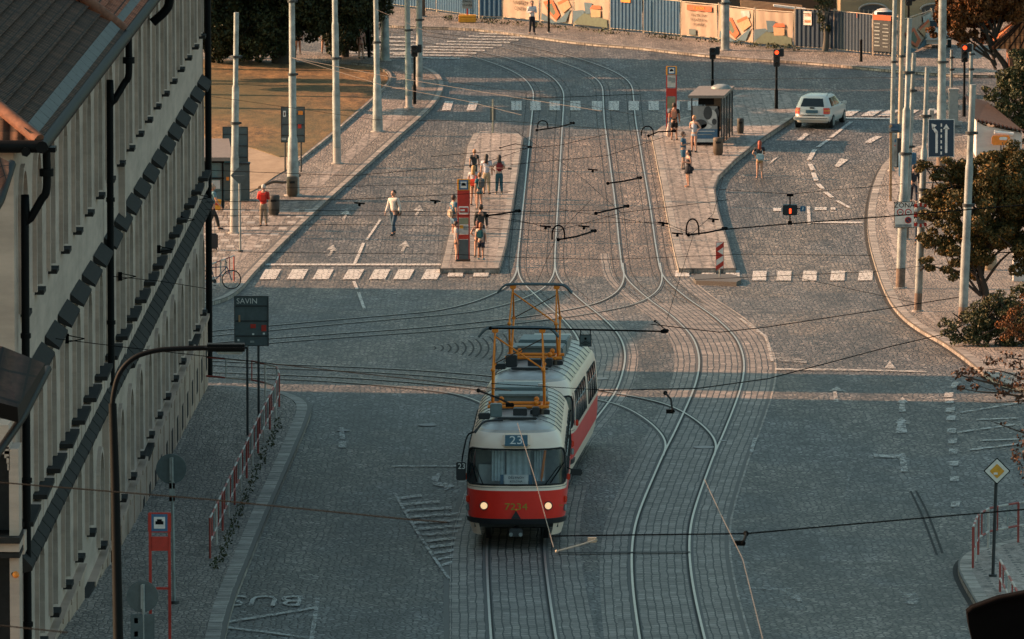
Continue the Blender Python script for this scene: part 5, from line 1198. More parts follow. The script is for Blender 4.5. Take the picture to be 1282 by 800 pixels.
# rooftop timber and clutter behind the hoarding
def behind():
    A=W(925,20,23.4); 
    def obj(label,name,cat,x0,y0,x1,y1,s,mat,dp=2.0,part='body'):
        o=W((x0+x1)/2,y1,s); g0=gz(o.y); t=thing(name,label,cat,(o.x,o.y,g0)); return t,o,g0
    # timber roof of the site hut
    s=23.85; c=W(966,11,s); g0=gz(c.y); t=thing('site_hut','low timber roofed hut with pale boards on top, behind the printed hoarding sheets','hut',(c.x,c.y,g0)); h=c.z-g0
    m=MB(); w_=78/s; m.box((0,.0,h*.42),(w_*.96,2.6,h*.84),'dark_metal'); m.build('wall',t)
    m=MB(); [m.box((0,-1.4+.25*k,h-.22+.05*k),(w_,.22,.07),'wood',ry=R(5)) for k in range(10)]; m.box((0,-1.55,h-.28),(w_+.05,.06,.16),'wood',ry=R(5)); m.build('roof',t); m=MB(); m.box((w_*.28,-.6,h+.12),(1.7,.5,.10),'cream_white',ry=R(7)); m.build('boards',t)
    # ochre building at the top right
    c=W(1100,22,23.5); g0=gz(c.y); t=thing('ochre_building','ochre rendered building with low arched dark openings at the top edge right','building',(c.x,c.y,g0))
    x0=(1052-641)/23.5-c.x; x1=(1290-641)/23.5-c.x; m=MB()
    m.box(((x0+x1)/2,4,4),(x1-x0,8,8),'ochre_plaster'); m.build('wall',t)
    for xc in (1093,1170,1240):
        m=MB(); X=(xc-641)/23.5-c.x; r=.62; zb=.05; z1=W(xc,12,23.5).z-g0; P=[(X-r*1.1,z1)]+[(X+r*1.1*math.cos(math.pi*i/8),z1+.30*math.sin(math.pi*i/8)) for i in range(8,-1,-1)]; P=[(X-.68,zb),(X+.68,zb)]+[(X+.68*math.cos(math.pi*i/10),z1+.25*math.sin(math.pi*i/10)) for i in range(11)]
        m.face([(x,-.02,z) for x,z in P],'poster_dark'); wi=m.build('window',t); m=MB(); [m.box((X-.5+.25*k,-.05,(zb+z1)/2),(.04,.03,z1-zb),'galv_tan') for k in range(5)]; m.build('bars',wi)
        m=MB(); m.tube([(X+.76*math.cos(math.pi*i/10),-.05,z1+.33*math.sin(math.pi*i/10)) for i in range(11)],.05,'stone',6); m.build('arch_trim',wi)
    # brown block added to stand in for the dark shade behind the hoarding
    c=W(905,10,23.2); g0=gz(c.y); t=thing('shade_backdrop','long low brown shed added for the shade behind the hoarding at the top edge','backdrop',(c.x,c.y,g0)); m=MB(); m.box((0,3,2.0),(14,6,4.0),'brown_bin'); m.build('wall',t); m=MB(); m.box((0,3,4.1),(14.6,6.6,.2),'old_tiles'); m.build('roof',t)
    m=MB(); [m.box((-5+k*2.5,-.02,1.6),(.9,.05,1.6),'dark_glass') for k in range(5)]; m.build('window',t)
    # distant street buildings beyond (above the picture)
    # white parked van / car by orange tree
    g=G(1172,64,.0); t=thing('white_van','white vehicle nose partly hidden behind the thickest mast at top right','van',tuple(g)); m=MB(); m.box((0,1.2,.75),(1.55,2.6,.8),'car_white',bev=.22); m.box((0,1.7,1.3),(1.3,1.5,.6),'car_white',bev=.25); m.build('body',t); m=MB(); m.box((0,.93,1.28),(1.15,.05,.4),'dark_glass',rx=-R(18),bev=.02); m.build('windscreen',t)
    for sx in(-1,1): m=MB(); m.tube([(sx*.62,.8,.3),(sx*.8,.8,.3)],.3,'black_rubber',16); m.build('wheel',t)
    for sx in(-1,1): m=MB(); m.ball((sx*.55,-.08,.75),.12,'galv',6); m.build('headlight',t)
    g=G(1112,50,.14); t=thing('white_car_roof','white rounded vehicle roof showing above the dark blue hoarding','car',(g.x,g.y+5,gz(g.y+5))); m=MB(); m.ball((0,0,.95),.6,'car_white',10,(1,1.6,.75)); m.box((0,0,.6),(1.3,3,.7),'car_white',bev=.2); m.build('body',t); m=MB(); m.box((0,-1.0,1.15),(.8,.05,.25),'dark_glass',rx=-.5); m.build('windscreen',t)
behind()
def yellow_block():
    g=G(585,28,.14); s=SC(g); t=thing('notice_stand','yellow stacked block holding a grey lettered notice by the blue hoarding','sign',tuple(g)); m=MB(); [m.box((0,0,.08+.13*k),(22/s,.5,.12),'yellow_paint',bev=.02) for k in range(3)]; m.build('block',t); m=MB(); m.box((0,0,.6),(.08,.06,.6),'red_paint'); m.build('post',t); m=MB(); m.box((0,-.04,18/s+.35),(13/s,.06,.75),'galv',bev=.01); m.build('panel',t)
    for j,tx in enumerate(('VSTUP','ZÁKAZ','STAVBA')): text(tx,.15,'black_metal',(0,-.09,18/s+.55-.2*j),t,'lettering')
yellow_block()
# ---------------------------------------------------------------- pagoda roofed kiosk and white wall at right
def pagoda():
    s=26.2; o=W(1300,112,s); g0=gz(o.y)+KH; t=thing('pagoda_kiosk','small kiosk with a curved orange tiled pagoda roof at the right edge, top','kiosk',(o.x,o.y,g0)); c=Vector((o.x,o.y,g0))
    e=W(1239,56,s)-c; ze=e.z; hw=abs(e.x); zt=(W(1300,-12,s)-c).z
    prof=[(0,1.0),(.25,.70),(.5,.46),(.75,.27),(1.0,.14)]
    m=MB(); n=16
    for side in range(4):
        a=side*math.pi/2; ca,sa=math.cos(a),math.sin(a)
        for i in range(10):
            f0,f1=i/10,(i+1)/10
            def pr(f): return hw*(1-f)**1.0*(.55+.45*(1-f))**.0*(1-.0), ze+(zt-ze)*(f**1.0*.55+.45*f**2.6)
            def pr(f): 
                w_=hw*((1-f)**1.55*.9+.1*(1-f)); return w_,ze+(zt-ze)*f
            w0,z0=pr(f0);w1,z1=pr(f1)
            P=[(-w0,-w0,z0),(w0,-w0,z0),(w1,-w1,z1),(-w1,-w1,z1)]
            m.face([(x*ca-y*sa,x*sa+y*ca,z) for x,y,z in P],'pagoda_tiles',[(-w0,f0*3),(w0,f0*3),(w1,f1*3),(-w1,f1*3)],True)
    r=m.build('roof',t); m=MB()
    for sx in(-1,1):
        for sy in(-1,1): m.tube([(sx*pr_*1.0,sy*pr_*1.0,ze+(zt-ze)*f+.03) for f,pr_ in [(i/10,hw*((1-i/10)**1.55*.9+.1*(1-i/10))) for i in range(11)]],.07,'pagoda_tiles',8)
    m.ball((0,0,zt+.1),.2,'pagoda_tiles',8); m.build('ridge',r)
    m=MB()
    for k in range(9):
        x=-hw*.9+k*hw*.225
        m.tube([(x*((1-f)**1.55*.9+.1*(1-f)),-hw*((1-f)**1.55*.9+.1*(1-f))-.01,ze+(zt-ze)*f+.02) for f in [i/8 for i in range(8)]],.035,'red_tiles',6)
    m.build('tile_ribs',r)
    m=MB(); m.box((0,0,ze/2),(hw*1.25,hw*1.25,ze),'rust_tile'); m.build('wall',t); m=MB(); m.box((0,-hw*.63,ze*.45),(.8,.06,ze*.8),'dark_metal'); m.build('door',t); m=MB(); m.box((-hw*.63,0,ze*.5),(.05,.9,.9),'dark_glass'); m.build('window',t)
pagoda()
M('coping',(.10,.05,.03),.8,var=.4)
def white_wall():
    s=28.6; o=W(1240,206,s); y0=o.y; g0=gz(y0)+KH; t=thing('garden_wall','white rendered wall with an orange tiled coping above the rusty tree, right edge','wall',(o.x,y0,g0)); c=Vector((o.x,y0,g0)); q=lambda x,y:W(x,y,s)-c
    P=[q(1222,195),q(1222,151),q(1232,157),q(1262,166),q(1262,195)]; zb=-.1
    pts=[(P[0].x,zb),(P[4].x+.6,zb),(P[3].x+.6,P[3].z-.0),(P[2].x,P[2].z),(P[1].x,P[1].z)]
    m=MB(); f=[(x,0,z) for x,z in pts]; bk=[(x,3.5,z) for x,z in pts]; n=5
    m.idx(f+bk,[tuple(range(n)),tuple(reversed(range(n,2*n)))]+[((i+1)%n,i,i+n,(i+1)%n+n) for i in range(n)],'white_plaster'); m.build('wall',t)
    m=MB(); a=Vector((pts[4][0],-.15,pts[4][1]+.03)); b=Vector((pts[2][0]+.15,-.15,pts[2][1]+.03)); a2=a+Vector((-.1,7.5,.5)); b2=b+Vector((-1.2,7.5,.7)); m.face([a,b,b2,a2],'coping',[(0,0),(1.5,0),(1.5,7),(0,7)]); rf=m.build('roof',t)
    m=MB()
    for k in range(12):
        p=a+(b-a)*((k+.5)/12); m.tube([p+Vector((0,-.03,0)),p+Vector((0,.4,.03))],.055,'pagoda_tiles',8)
    m.build('coping_tiles',rf); m=MB(); d=q(1244,166); e=q(1268,167); m.tube([(d.x,-.3,d.z+.05),(e.x,-.3,e.z)],.09,'white_paint',8); m.build('gutter',t)
    g=q(1252,174); t2=thing('red_sun_sign','orange and white sign half hidden by leaves under the coping of the white wall','sign',tuple(c+Vector((g.x,-.5,-c.z+gz(y0-.5)+KH+0)))); hh=(W(1252,174,s).z)-(gz(y0-.5)+KH); m=MB(); m.box((0,0,hh),(.8,.05,.42),'orange_paint',bev=.05); m.box((.1,-.035,hh+.08),(.35,.03,.13),'white_paint',bev=.03); m.build('panel',t2); m=MB(); m.tube([(0,.05,0),(0,.05,hh)],.03,'dark_metal'); m.build('post',t2)
    # low white wall piece lower right
    g=G(1290,352,KH); t3=thing('low_white_wall','low white wall end glimpsed through the tree at the right edge','wall',tuple(g)); m=MB(); m.box((.3,0,.55),(1.9,.4,1.1),'white_plaster',bev=.02); m.build('wall',t3); m=MB(); m.box((.3,0,1.13),(2.0,.5,.08),'stone'); m.build('coping',t3)
white_wall()
M('near_black',(.004,.003,.003),.95,spec=.05)  # one even near-black colour for the whole roof corner
def corner_roof():
    s=64; o=W(1250,800,s); t=thing('foreground_roof','nearly black roof corner in the bottom right corner of the photo','building',(o.x,o.y,o.z)); c=Vector((o.x,o.y,o.z)); q=lambda x,y:W(x,y,s)-c
    P=[q(1211,768),q(1218,762),q(1250,750),q(1300,740),q(1420,730),q(1420,900),q(1240,900),q(1213,784)]
    m=MB(); m.face([(p.x,0,p.z) for p in P],'near_black'); m.face([(p.x,.6,p.z) for p in P][::-1],'near_black'); n=len(P)
    for i in range(n): j=(i+1)%n; m.face([(P[i].x,0,P[i].z),(P[i].x,.6,P[i].z),(P[j].x,.6,P[j].z),(P[j].x,0,P[j].z)],'near_black')
    m.build('wall',t); m=MB(); m.tube([(p.x,-.1,p.z+.02) for p in P[:5]],.05,'near_black',8); m.build('eaves',t)
corner_roof()
# ---------------------------------------------------------------- people
SK=M('skin',(.46,.25,.17),.55,var=.05)
def skinmesh(J,Ed,rad,root,sub=1):
    me=D.meshes.new('s'); me.from_pydata(J,Ed,[]); o=D.objects.new('s',me); COL.objects.link(o)
    md=o.modifiers.new('k','SKIN'); md.use_smooth_shade=True
    for i,v in enumerate(me.skin_vertices[0].data):
        r=rad[i]; v.radius=(r,r) if not hasattr(r,'__len__') else r; v.use_root=(i==root)
    sb=o.modifiers.new('u','SUBSURF'); sb.levels=sub; sb.render_levels=sub
    dg=bpy.context.evaluated_depsgraph_get(); dg.update(); out=D.meshes.new_from_object(o.evaluated_get(dg)); D.objects.remove(o); D.meshes.remove(me)
    vs=[v.co.copy() for v in out.vertices]; fs=[tuple(p.vertices) for p in out.polygons]; D.meshes.remove(out); return vs,fs
def person(bx,by,hpx,label,rz=0,top=(.1,.1,.1),bot=(.05,.05,.08),hair=(.03,.02,.015),pose='stand',legs='long',sleeve='short',longhair=False,bag=None,bagc=(.1,.1,.1),dz=0,lean=0,shoe=(.03,.03,.03),group=None,hgt=None,f=0,dress=False,hat=None,mat_skin=None):
    g=G(bx,by,dz); s=SC(g); H=hgt or hpx/s; t=thing('person',label,'person',tuple(g),rz,group)
    def mm(nm,c,r=.8): 
        k='%s_%.2f_%.2f_%.2f'%(nm,*c); return k if k in MC else (M(k,c,r,var=.12) and k)
    mt,mb_,mh,ms=mm('cloth',top),mm('cloth',bot),mm('hair',hair,.6),mm('shoe',shoe,.6)
    wk={'walk':.13,'stand':.0,'stride':.17}.get(pose,.0); 
    hx=.048; 
    an={-1:(-hx-.012,wk,.045),1:(hx+.012,-wk,.045)}; kn={-1:(-hx-.005,wk*.35-.02,.275),1:(hx+.005,-wk*.55-.02,.275)}
    if pose=='stand': an={-1:(-hx-.02,.02,.045),1:(hx+.02,-.015,.045)}
    sh=.105
    arm={'down':((.135,.01,.64),(.14,-.02,.50)),'phone':((.135,.02,.655),(.045,-.14,.68)),'bag':((.15,.02,.65),(.16,-.01,.50)),'hip':((.19,.03,.66),(.115,-.03,.60)),'back':((.15,.04,.66),(.10,.08,.58))}
    al,ar={'stand':('down','down'),'walk':('down','bag'),'stride':('down','down'),'phone':('phone','phone'),'phone1':('phone','down'),'fold':('phone','hip')}[f if isinstance(f,str) else ('stand' if pose!='walk' else 'walk')] if not isinstance(f,tuple) else f
    J=[(0,0,.52),(0,-.0,.60),(0,-.005,.72),(0,0,.80),(0,.0,.855),(0,-.008,.885)]; Rr=[(.075,.058),(.068,.05),(.085,.055),(.07,.045),(.033,.034),(.034,.036)]
    Ed=[(0,1),(1,2),(2,3),(3,4),(4,5)]
    idx={}
    for sd,aa in((-1,al),(1,ar)):
        e,w_=arm[aa]; sw=(wk*.8*sd) if aa=='down' else 0
        i=len(J); J+= [(sd*sh,0,.805),(sd*e[0],e[1]+sw*.4,e[2]),(sd*w_[0],w_[1]+sw,w_[2]),(sd*(w_[0]+.002),w_[1]+sw-.008 if aa!='phone' else w_[1]-.025,w_[2]-.03 if aa!='phone' else w_[2]+.01)]; Rr+=[(.036,.036),(.026,.026),(.017,.017),(.02,.013)]; Ed+=[(3,i),(i,i+1),(i+1,i+2),(i+2,i+3)]; idx['a%d'%sd]=i
    for sd in(-1,1):
        i=len(J); a=an[sd];k=kn[sd]; J+=[(sd*hx,0,.50),k,a,(a[0]+sd*.006,a[1]-.012,.022),(a[0]+sd*.01,a[1]-.085,.016)]; Rr+=[(.056,.056),(.037,.037),(.022,.022),(.02,.02),(.017,.014)]; Ed+=[(0,i),(i,i+1),(i+1,i+2),(i+2,i+3),(i+3,i+4)]; idx['l%d'%sd]=i
    S=lambda L:[(x*H+lean*z*H,y*H,z*H) for x,y,z in L]
    def sc_(r): return [(a*H,b*H) if hasattr((a,b),'__len__') else a for a,b in r]
    vs,fs=skinmesh(S(J),Ed,sc_(Rr),0)
    m=MB(); m.idx(vs,fs,'skin',True)
    hd=Vector((lean*.93*H,-.012*H,.932*H)); 
    m.ball(hd,.062*H,'skin',8,(.82,.95,1.12)); m.ball(hd+Vector((0,-.062*H,-.012*H)),.011*H,'skin',4,(.8,1,1.3))
    for sd in(-1,1):
        m.ball(hd+Vector((sd*.052*H,.004*H,-.008*H)),.014*H,'skin',4,(.4,.8,1.2)); m.ball(hd+Vector((sd*.02*H,-.055*H,.006*H)),.006*H,'ink',4)
        w_=Vector(S([J[idx['a%d'%sd]+3]])[0]); aa=al if sd<0 else ar
        for q in range(4):
            if aa=='phone': p0=w_+Vector((-sd*.01*H,(-.008+0)*H,(q-1.5)*.007*H)); p1=p0+Vector((-sd*.012*H,-.018*H,.004*H)); p2=p1+Vector((-sd*.012*H,.004*H,.004*H))
            else: p0=w_+Vector((0,(q-1.5)*.0065*H,-.008*H)); p1=p0+Vector((-sd*.001*H,-.002*H,-(.02-.003*abs(q-1.3))*H)); p2=p1+Vector((-sd*.006*H,-.003*H,-.014*H))
            m.tube([p0,p1,p2],[.0042*H,.0038*H,.003*H],'skin',5)
        p0=w_+Vector((0,-.012*H,.008*H)); m.tube([p0,p0+Vector((-sd*.004*H,-.012*H,-.012*H)),p0+Vector((-sd*.006*H,-.012*H,-.024*H))],[.0045*H,.004*H,.003*H],'skin',5)
    m.tube([hd+Vector((-.016*H,-.057*H,-.032*H)),hd+Vector((.016*H,-.057*H,-.032*H))],.0028*H,'rust_tile' if 'rust_tile' in MC else 'skin',4)
    m.build('body',t)
    # hair
    m=MB(); m.ball(hd+Vector((0,.014*H,.014*H)),.066*H,mh,8,(.86,.92,1.05))
    if longhair: m.tube(crom([hd+Vector((0,.03*H,.02*H)),hd+Vector((0,.05*H,-.05*H)),hd+Vector((0,.055*H,-.12*H)),hd+Vector((.0,.045*H,-.17*H))],3),[.05*H]*4+[.045*H]*3+[.035*H,.028*H,.01*H],mh,8)
    ho=m.build('hair',t)
    if hat: m=MB(); m.ball(hd+Vector((0,.0,.03*H)),.07*H,mm('cloth',hat),8,(.9,1,.7)); m.build('cap',t)
    # top garment
    Jt=[(0,0,.50 if not dress else .42),(0,0,.60),(0,-.005,.72),(0,0,.80),(0,.0,.845)]; Rt=[(.088,.072) if not dress else (.10,.09),(.08,.062),(.096,.066),(.082,.056),(.043,.04)]; Et=[(0,1),(1,2),(2,3),(3,4)]
    if sleeve!='none':
        for sd in(-1,1):
            i=idx['a%d'%sd]; j=len(Jt); a=J[i];b=J[i+1]; fr={'short':.62,'long':1}[sleeve]
            Jt+=[a,tuple(a[k]+(b[k]-a[k])*fr for k in range(3))]; Rt+=[(.044,.044),(.036,.036)]; Et+=[(3,j),(j,j+1)]
            if sleeve=='long': Jt+=[J[i+2]]; Rt+=[(.025,.025)]; Et+=[(j+1,j+2)]
    vs,fs=skinmesh(S(Jt),Et,sc_(Rt),0); m=MB(); m.idx(vs,fs,mt,True); m.build('dress' if dress else 'shirt',t)
    # lower garment
    if not dress:
        Jl=[(0,0,.565),(0,0,.50)]; Rl=[(.082,.066),(.082,.068)]; El=[(0,1)]
        for sd in(-1,1):
            i=idx['l%d'%sd]; a,k,n_=J[i],J[i+1],J[i+2]; j=len(Jl)
            if legs=='long': Jl+=[(a[0],a[1],.47),k,(n_[0],n_[1],n_[2]+.01)]; Rl+=[(.062,.062),(.046,.046),(.034,.034)]; El+=[(1,j),(j,j+1),(j+1,j+2)]
            else:
                fr={'short':.45,'knee':.85,'mini':.2}[legs]; Jl+=[(a[0],a[1],.47),tuple(a[q]+(k[q]-a[q])*fr for q in range(3))]; Rl+=[(.066,.066),(.056,.056)]; El+=[(1,j),(j,j+1)]
        vs,fs=skinmesh(S(Jl),El,sc_(Rl),0); m=MB(); m.idx(vs,fs,mb_,True); m.build({'long':'trousers'}.get(legs,'shorts'),t)
    else:
        m=MB(); m.lathe([(.085*H,.56*H),(.105*H,.46*H),(.118*H,.37*H),(.11*H,.365*H)],mt,14,c=(lean*.45*H,0,0)); m.build('skirt',t)
    for sd in(-1,1):
        i=idx['l%d'%sd]; a=J[i+3];b=J[i+4]; m=MB(); m.tube(S([(a[0],a[1]+.025,.018),a,(b[0],b[1],.016),(b[0],b[1]-.02,.012)]),[.016*H,.026*H,.024*H,.012*H],ms,8); m.build('shoe',t)
    B=None
    if bag=='backpack': m=MB(); m.box((lean*.7*H,.105*H,.70*H),(.17*H,.10*H,.22*H),mm('cloth',bagc),bev=.035*H); m.tube(S([(-.055,-.06,.66),(-.06,-.065,.78),(-.055,0,.845),(-.05,.07,.79)]),.01*H,mm('cloth',bagc),6); m.tube(S([(.055,-.06,.66),(.06,-.065,.78),(.055,0,.845),(.05,.07,.79)]),.01*H,mm('cloth',bagc),6); B='backpack'
    if bag=='shoulder': m=MB(); m.box(((.135+lean*.5)*H,.02*H,.50*H),(.05*H,.15*H,.12*H),mm('cloth',bagc),bev=.02*H); m.tube(S([(.14,.02,.56),(.10,.04,.72),(.06,.02,.845),(.10,-.05,.72),(.14,.02,.56)]),.007*H,mm('cloth',bagc),5); B='shoulder_bag'
    if bag=='hand': m=MB(); m.box(((.155+lean*.4)*H,-.01*H,.36*H),(.05*H,.17*H,.17*H),mm('cloth',bagc),bev=.015*H); m.tube(S([(.15,-.05,.44),(.145,-.02,.485),(.15,.03,.44)]),.006*H,mm('cloth',bagc),5); B='hand_bag'
    if bag=='back_low': m=MB(); m.box(((-.02+lean*.5)*H,.10*H,.58*H),(.20*H,.08*H,.18*H),mm('cloth',bagc),bev=.03*H); m.tube(S([(-.08,.09,.66),(-.07,.0,.845),(.05,-.07,.7),(.09,.05,.6)]),.008*H,mm('cloth',bagc),5); B='backpack'
    if B:
        o=m.build(B); w_=Matrix.Translation(g)@Matrix.Rotation(rz,4,'Z'); o.matrix_world=w_; tag(o,B.replace('_',' ')+' of the '+' '.join(label.split()[:12]),'bag')
    return t
pi=math.pi
person(493,294,56,'man in a white jacket and blue jeans crossing the road on the left',rz=-.6,top=(.62,.56,.5),bot=(.03,.07,.11),pose='walk',sleeve='long',bag='shoulder',bagc=(.015,.018,.02))
person(330,283,52,'man in a red jacket and tan trousers with a red backpack',rz=pi-.1,top=(.45,.03,.02),bot=(.24,.18,.13),hair=(.45,.42,.38),sleeve='long',bag='backpack',bagc=(.62,.03,.015),f='phone',dz=KH)
person(266,288,58,'man in a light blue shirt walking at the end of the cream building',rz=pi/2+.4,top=(.10,.22,.27),bot=(.015,.017,.02),hair=(.4,.3,.22),pose='stride',bag=None,dz=KH)
person(594,228,41,'bald person in a black dress-like shirt at the back of the left platform',rz=pi+.2,top=(.02,.028,.03),bot=(.03,.05,.06),hair=(.40,.2,.10),legs='long',bag='shoulder',bagc=(.01,.012,.02),dz=.2)
person(609,243,50,'dark haired woman in a loose white dress and tan trousers on the left platform',rz=pi-.2,top=(.50,.50,.55),bot=(.36,.27,.17),longhair=True,sleeve='short',dress=False,dz=.2,legs='long')
person(625,243,49,'woman in tight teal jeans with a dark red backpack on the left platform',rz=pi+.1,top=(.5,.42,.36),bot=(.02,.08,.11),longhair=True,bag='backpack',bagc=(.22,.015,.02),f='hip' if False else 'fold',dz=.2,shoe=(.6,.45,.35))
person(593,257,50,'blonde woman with a red bag standing behind the grey backpack person',rz=pi-.3,top=(.45,.43,.42),bot=(.15,.12,.1),hair=(.45,.25,.10),longhair=True,legs='mini',bag='back_low',bagc=(.65,.05,.02),dz=.2)
person(600.5,262,46,'person in a teal top and short skirt with a grey backpack',rz=pi+.5,top=(.02,.12,.15),bot=(.02,.12,.15),hair=(.22,.09,.035),legs='short',bag='backpack',bagc=(.10,.10,.10),dz=.2)
person(568,298,54,'man in blue shirt with pale backpack, left of the red stop post',rz=pi/2+.5,top=(.03,.12,.19),bot=(.10,.18,.26),hair=(.05,.02,.015),legs='knee',bag='back_low',bagc=(.40,.32,.24),dz=.0)
person(571,327,50,'woman in a striped grey top mostly hidden behind the red stop post',rz=pi/2+.2,top=(.28,.28,.30),bot=(.1,.07,.06),hair=(.04,.02,.015),legs='short',dz=.2)
person(602,310,54,'dark haired person in black behind the auburn haired woman, left platform',rz=pi,top=(.025,.03,.03),bot=(.03,.03,.04),hair=(.025,.015,.01),sleeve='long',dz=.2)
person(598,322,46,'woman with dark auburn hair in a mauve loose top near the platform end',rz=pi+.1,top=(.28,.19,.17),bot=(.015,.015,.02),hair=(.09,.02,.012),longhair=True,legs='short',f='down' if False else 'fold',dz=.2,dress=False)
person(602,325,48,'child in a white top and navy shorts with a teal backpack',rz=pi-.25,top=(.55,.45,.38),bot=(.012,.018,.035),hair=(.28,.09,.03),longhair=True,legs='knee',bag='backpack',bagc=(.01,.11,.13),dz=.2,shoe=(.03,.25,.32),hgt=1.42)
person(844,175,44,'person in black with a pink backpack beside the shelter stop post',rz=pi-.1,top=(.018,.03,.032),bot=(.012,.012,.015),hair=(.04,.02,.015),legs='knee',bag='backpack',bagc=(.50,.25,.17),dz=.2,sleeve='short',hgt=1.65)
person(869,190,46,'blonde woman in a pale top and denim shorts in front of the shelter advert',rz=pi-.5 if False else -.5,top=(.35,.40,.47),bot=(.22,.30,.38),hair=(.55,.30,.13),legs='short',sleeve='none',f='fold',dz=.2,hgt=1.6)
person(855,212,48,'man in blue shirt and shorts reading his phone on the right platform',rz=pi/2-.2,top=(.03,.10,.17),bot=(.04,.12,.19),hair=(.12,.05,.03),legs='knee',f='phone',dz=.2,lean=.02,hgt=1.62)
person(862,234,46,'dark haired woman in a short black dress on the right platform',rz=-pi/2+.4,top=(.015,.015,.018),bot=(.015,.015,.018),hair=(.02,.012,.01),longhair=True,sleeve='none',dress=True,bag='shoulder',bagc=(.015,.015,.02),f='phone',dz=.2,shoe=(.5,.25,.16),hgt=1.56)
person(951,223,50,'red haired woman in black with a pale blue bag, standing on the road',rz=pi-.1,top=(.015,.017,.025),bot=(.35,.22,.10),hair=(.30,.05,.02),legs='short',sleeve='short',longhair=True,bag='back_low',bagc=(.30,.42,.46),f='fold',dz=0,shoe=(.6,.35,.25),hgt=1.6)
person(666,43,42,'man in a white shirt and black trousers standing by the far zebra crossing',rz=.3,top=(.62,.60,.6),bot=(.015,.015,.018),hair=(.04,.02,.015),sleeve='long',f='phone',dz=.14)
person(373,68,27,'person in a white top and black shorts on the path under the dark tree',rz=.2,top=(.55,.5,.47),bot=(.015,.015,.02),hair=(.10,.04,.02),legs='short',hgt=1.6,dz=KH)
person(406,67,27,'bare legged person in yellow under the tree, left of the slim mast',rz=.1,top=(.5,.32,.05),bot=(.015,.015,.02),legs='short',hgt=1.65,dz=KH,group='two pedestrians side by side under the dark tree')
person(412,67,27,'bare legged person in dark clothes under the tree beside the one in yellow',rz=.1,top=(.02,.02,.02),bot=(.015,.015,.02),legs='short',hgt=1.7,dz=KH)
person(452,73,24,'person in a pink top partly hidden by the lowest leaves of the dark tree',rz=.4,top=(.6,.3,.25),bot=(.4,.15,.1),legs='short',hgt=1.55,dz=KH)
person(1144,254,48,'person in dark clothes walking behind the leaning mast with the zone sign',rz=pi,top=(.015,.018,.025),bot=(.015,.022,.04),pose='stride',sleeve='long',dz=KH)
person(1150,306,50,'person in a brown jacket and dark blue trousers below the zone sign',rz=pi+.3,top=(.08,.04,.03),bot=(.012,.03,.06),sleeve='long',dz=KH)
person(1188,208,40,'person in dark trousers with bare arms below the blue lane sign',rz=0,top=(.25,.22,.2),bot=(.012,.014,.02),dz=KH)
def suitcase(bx,by,h,label,mat,rz=0):
    g=G(bx,by,KH); t=thing('suitcase',label,'suitcase',tuple(g),rz); m=MB(); m.box((0,0,h/2+.05),(.42,.26,h),mat,bev=.05); m.build('shell',t); m=MB(); m.tube([(-.1,.1,h),(-.1,.12,h+.4),(.1,.12,h+.4),(.1,.1,h)],.012,'galv'); m.build('handle',t)
    for x in(-.16,.16): m=MB(); m.tube([(x-.02,0,.03),(x+.02,0,.03)],.035,'black_rubber',10); m.build('wheel',t)
suitcase(266,313,.6,'small black suitcase standing behind the man in light blue','tram_black',.2)
def yellow_bag():
    g=G(269,277,KH); t=thing('carrier_bag','yellow carrier bag with red print held by the man in light blue','bag',(g.x,g.y-.35,g.z)); m=MB(); m.box((.05,0,.72),(.42,.10,.45),'yellow_paint',ry=.12,bev=.02); m.build('sack',t); m=MB(); m.box((.05,-.056,.74),(.26,.006,.08),'red_paint',ry=.12); m.build('print',t); m=MB(); m.tube([(-.06,0,.93),(.0,0,1.03),(.12,0,.93)],.01,'yellow_paint'); m.build('handle',t)
yellow_bag()
def plastic_bag():
    g=G(837,178,.2); t=thing('carrier_bag','pale pinkish plastic bag hanging beside the person with the pink backpack','bag',(g.x,g.y-.1,g.z)); m=MB(); m.lathe([(.03,.85),(.05,.75),(.12,.5),(.11,.3),(.03,.24)],'pink_bag',10); m.build('sack',t); m=MB(); m.tube([(-.03,0,.84),(0,0,.92),(.03,0,.84)],.008,'pink_bag'); m.build('handle',t)
M('pink_bag',(.6,.42,.35),.5); plastic_bag()
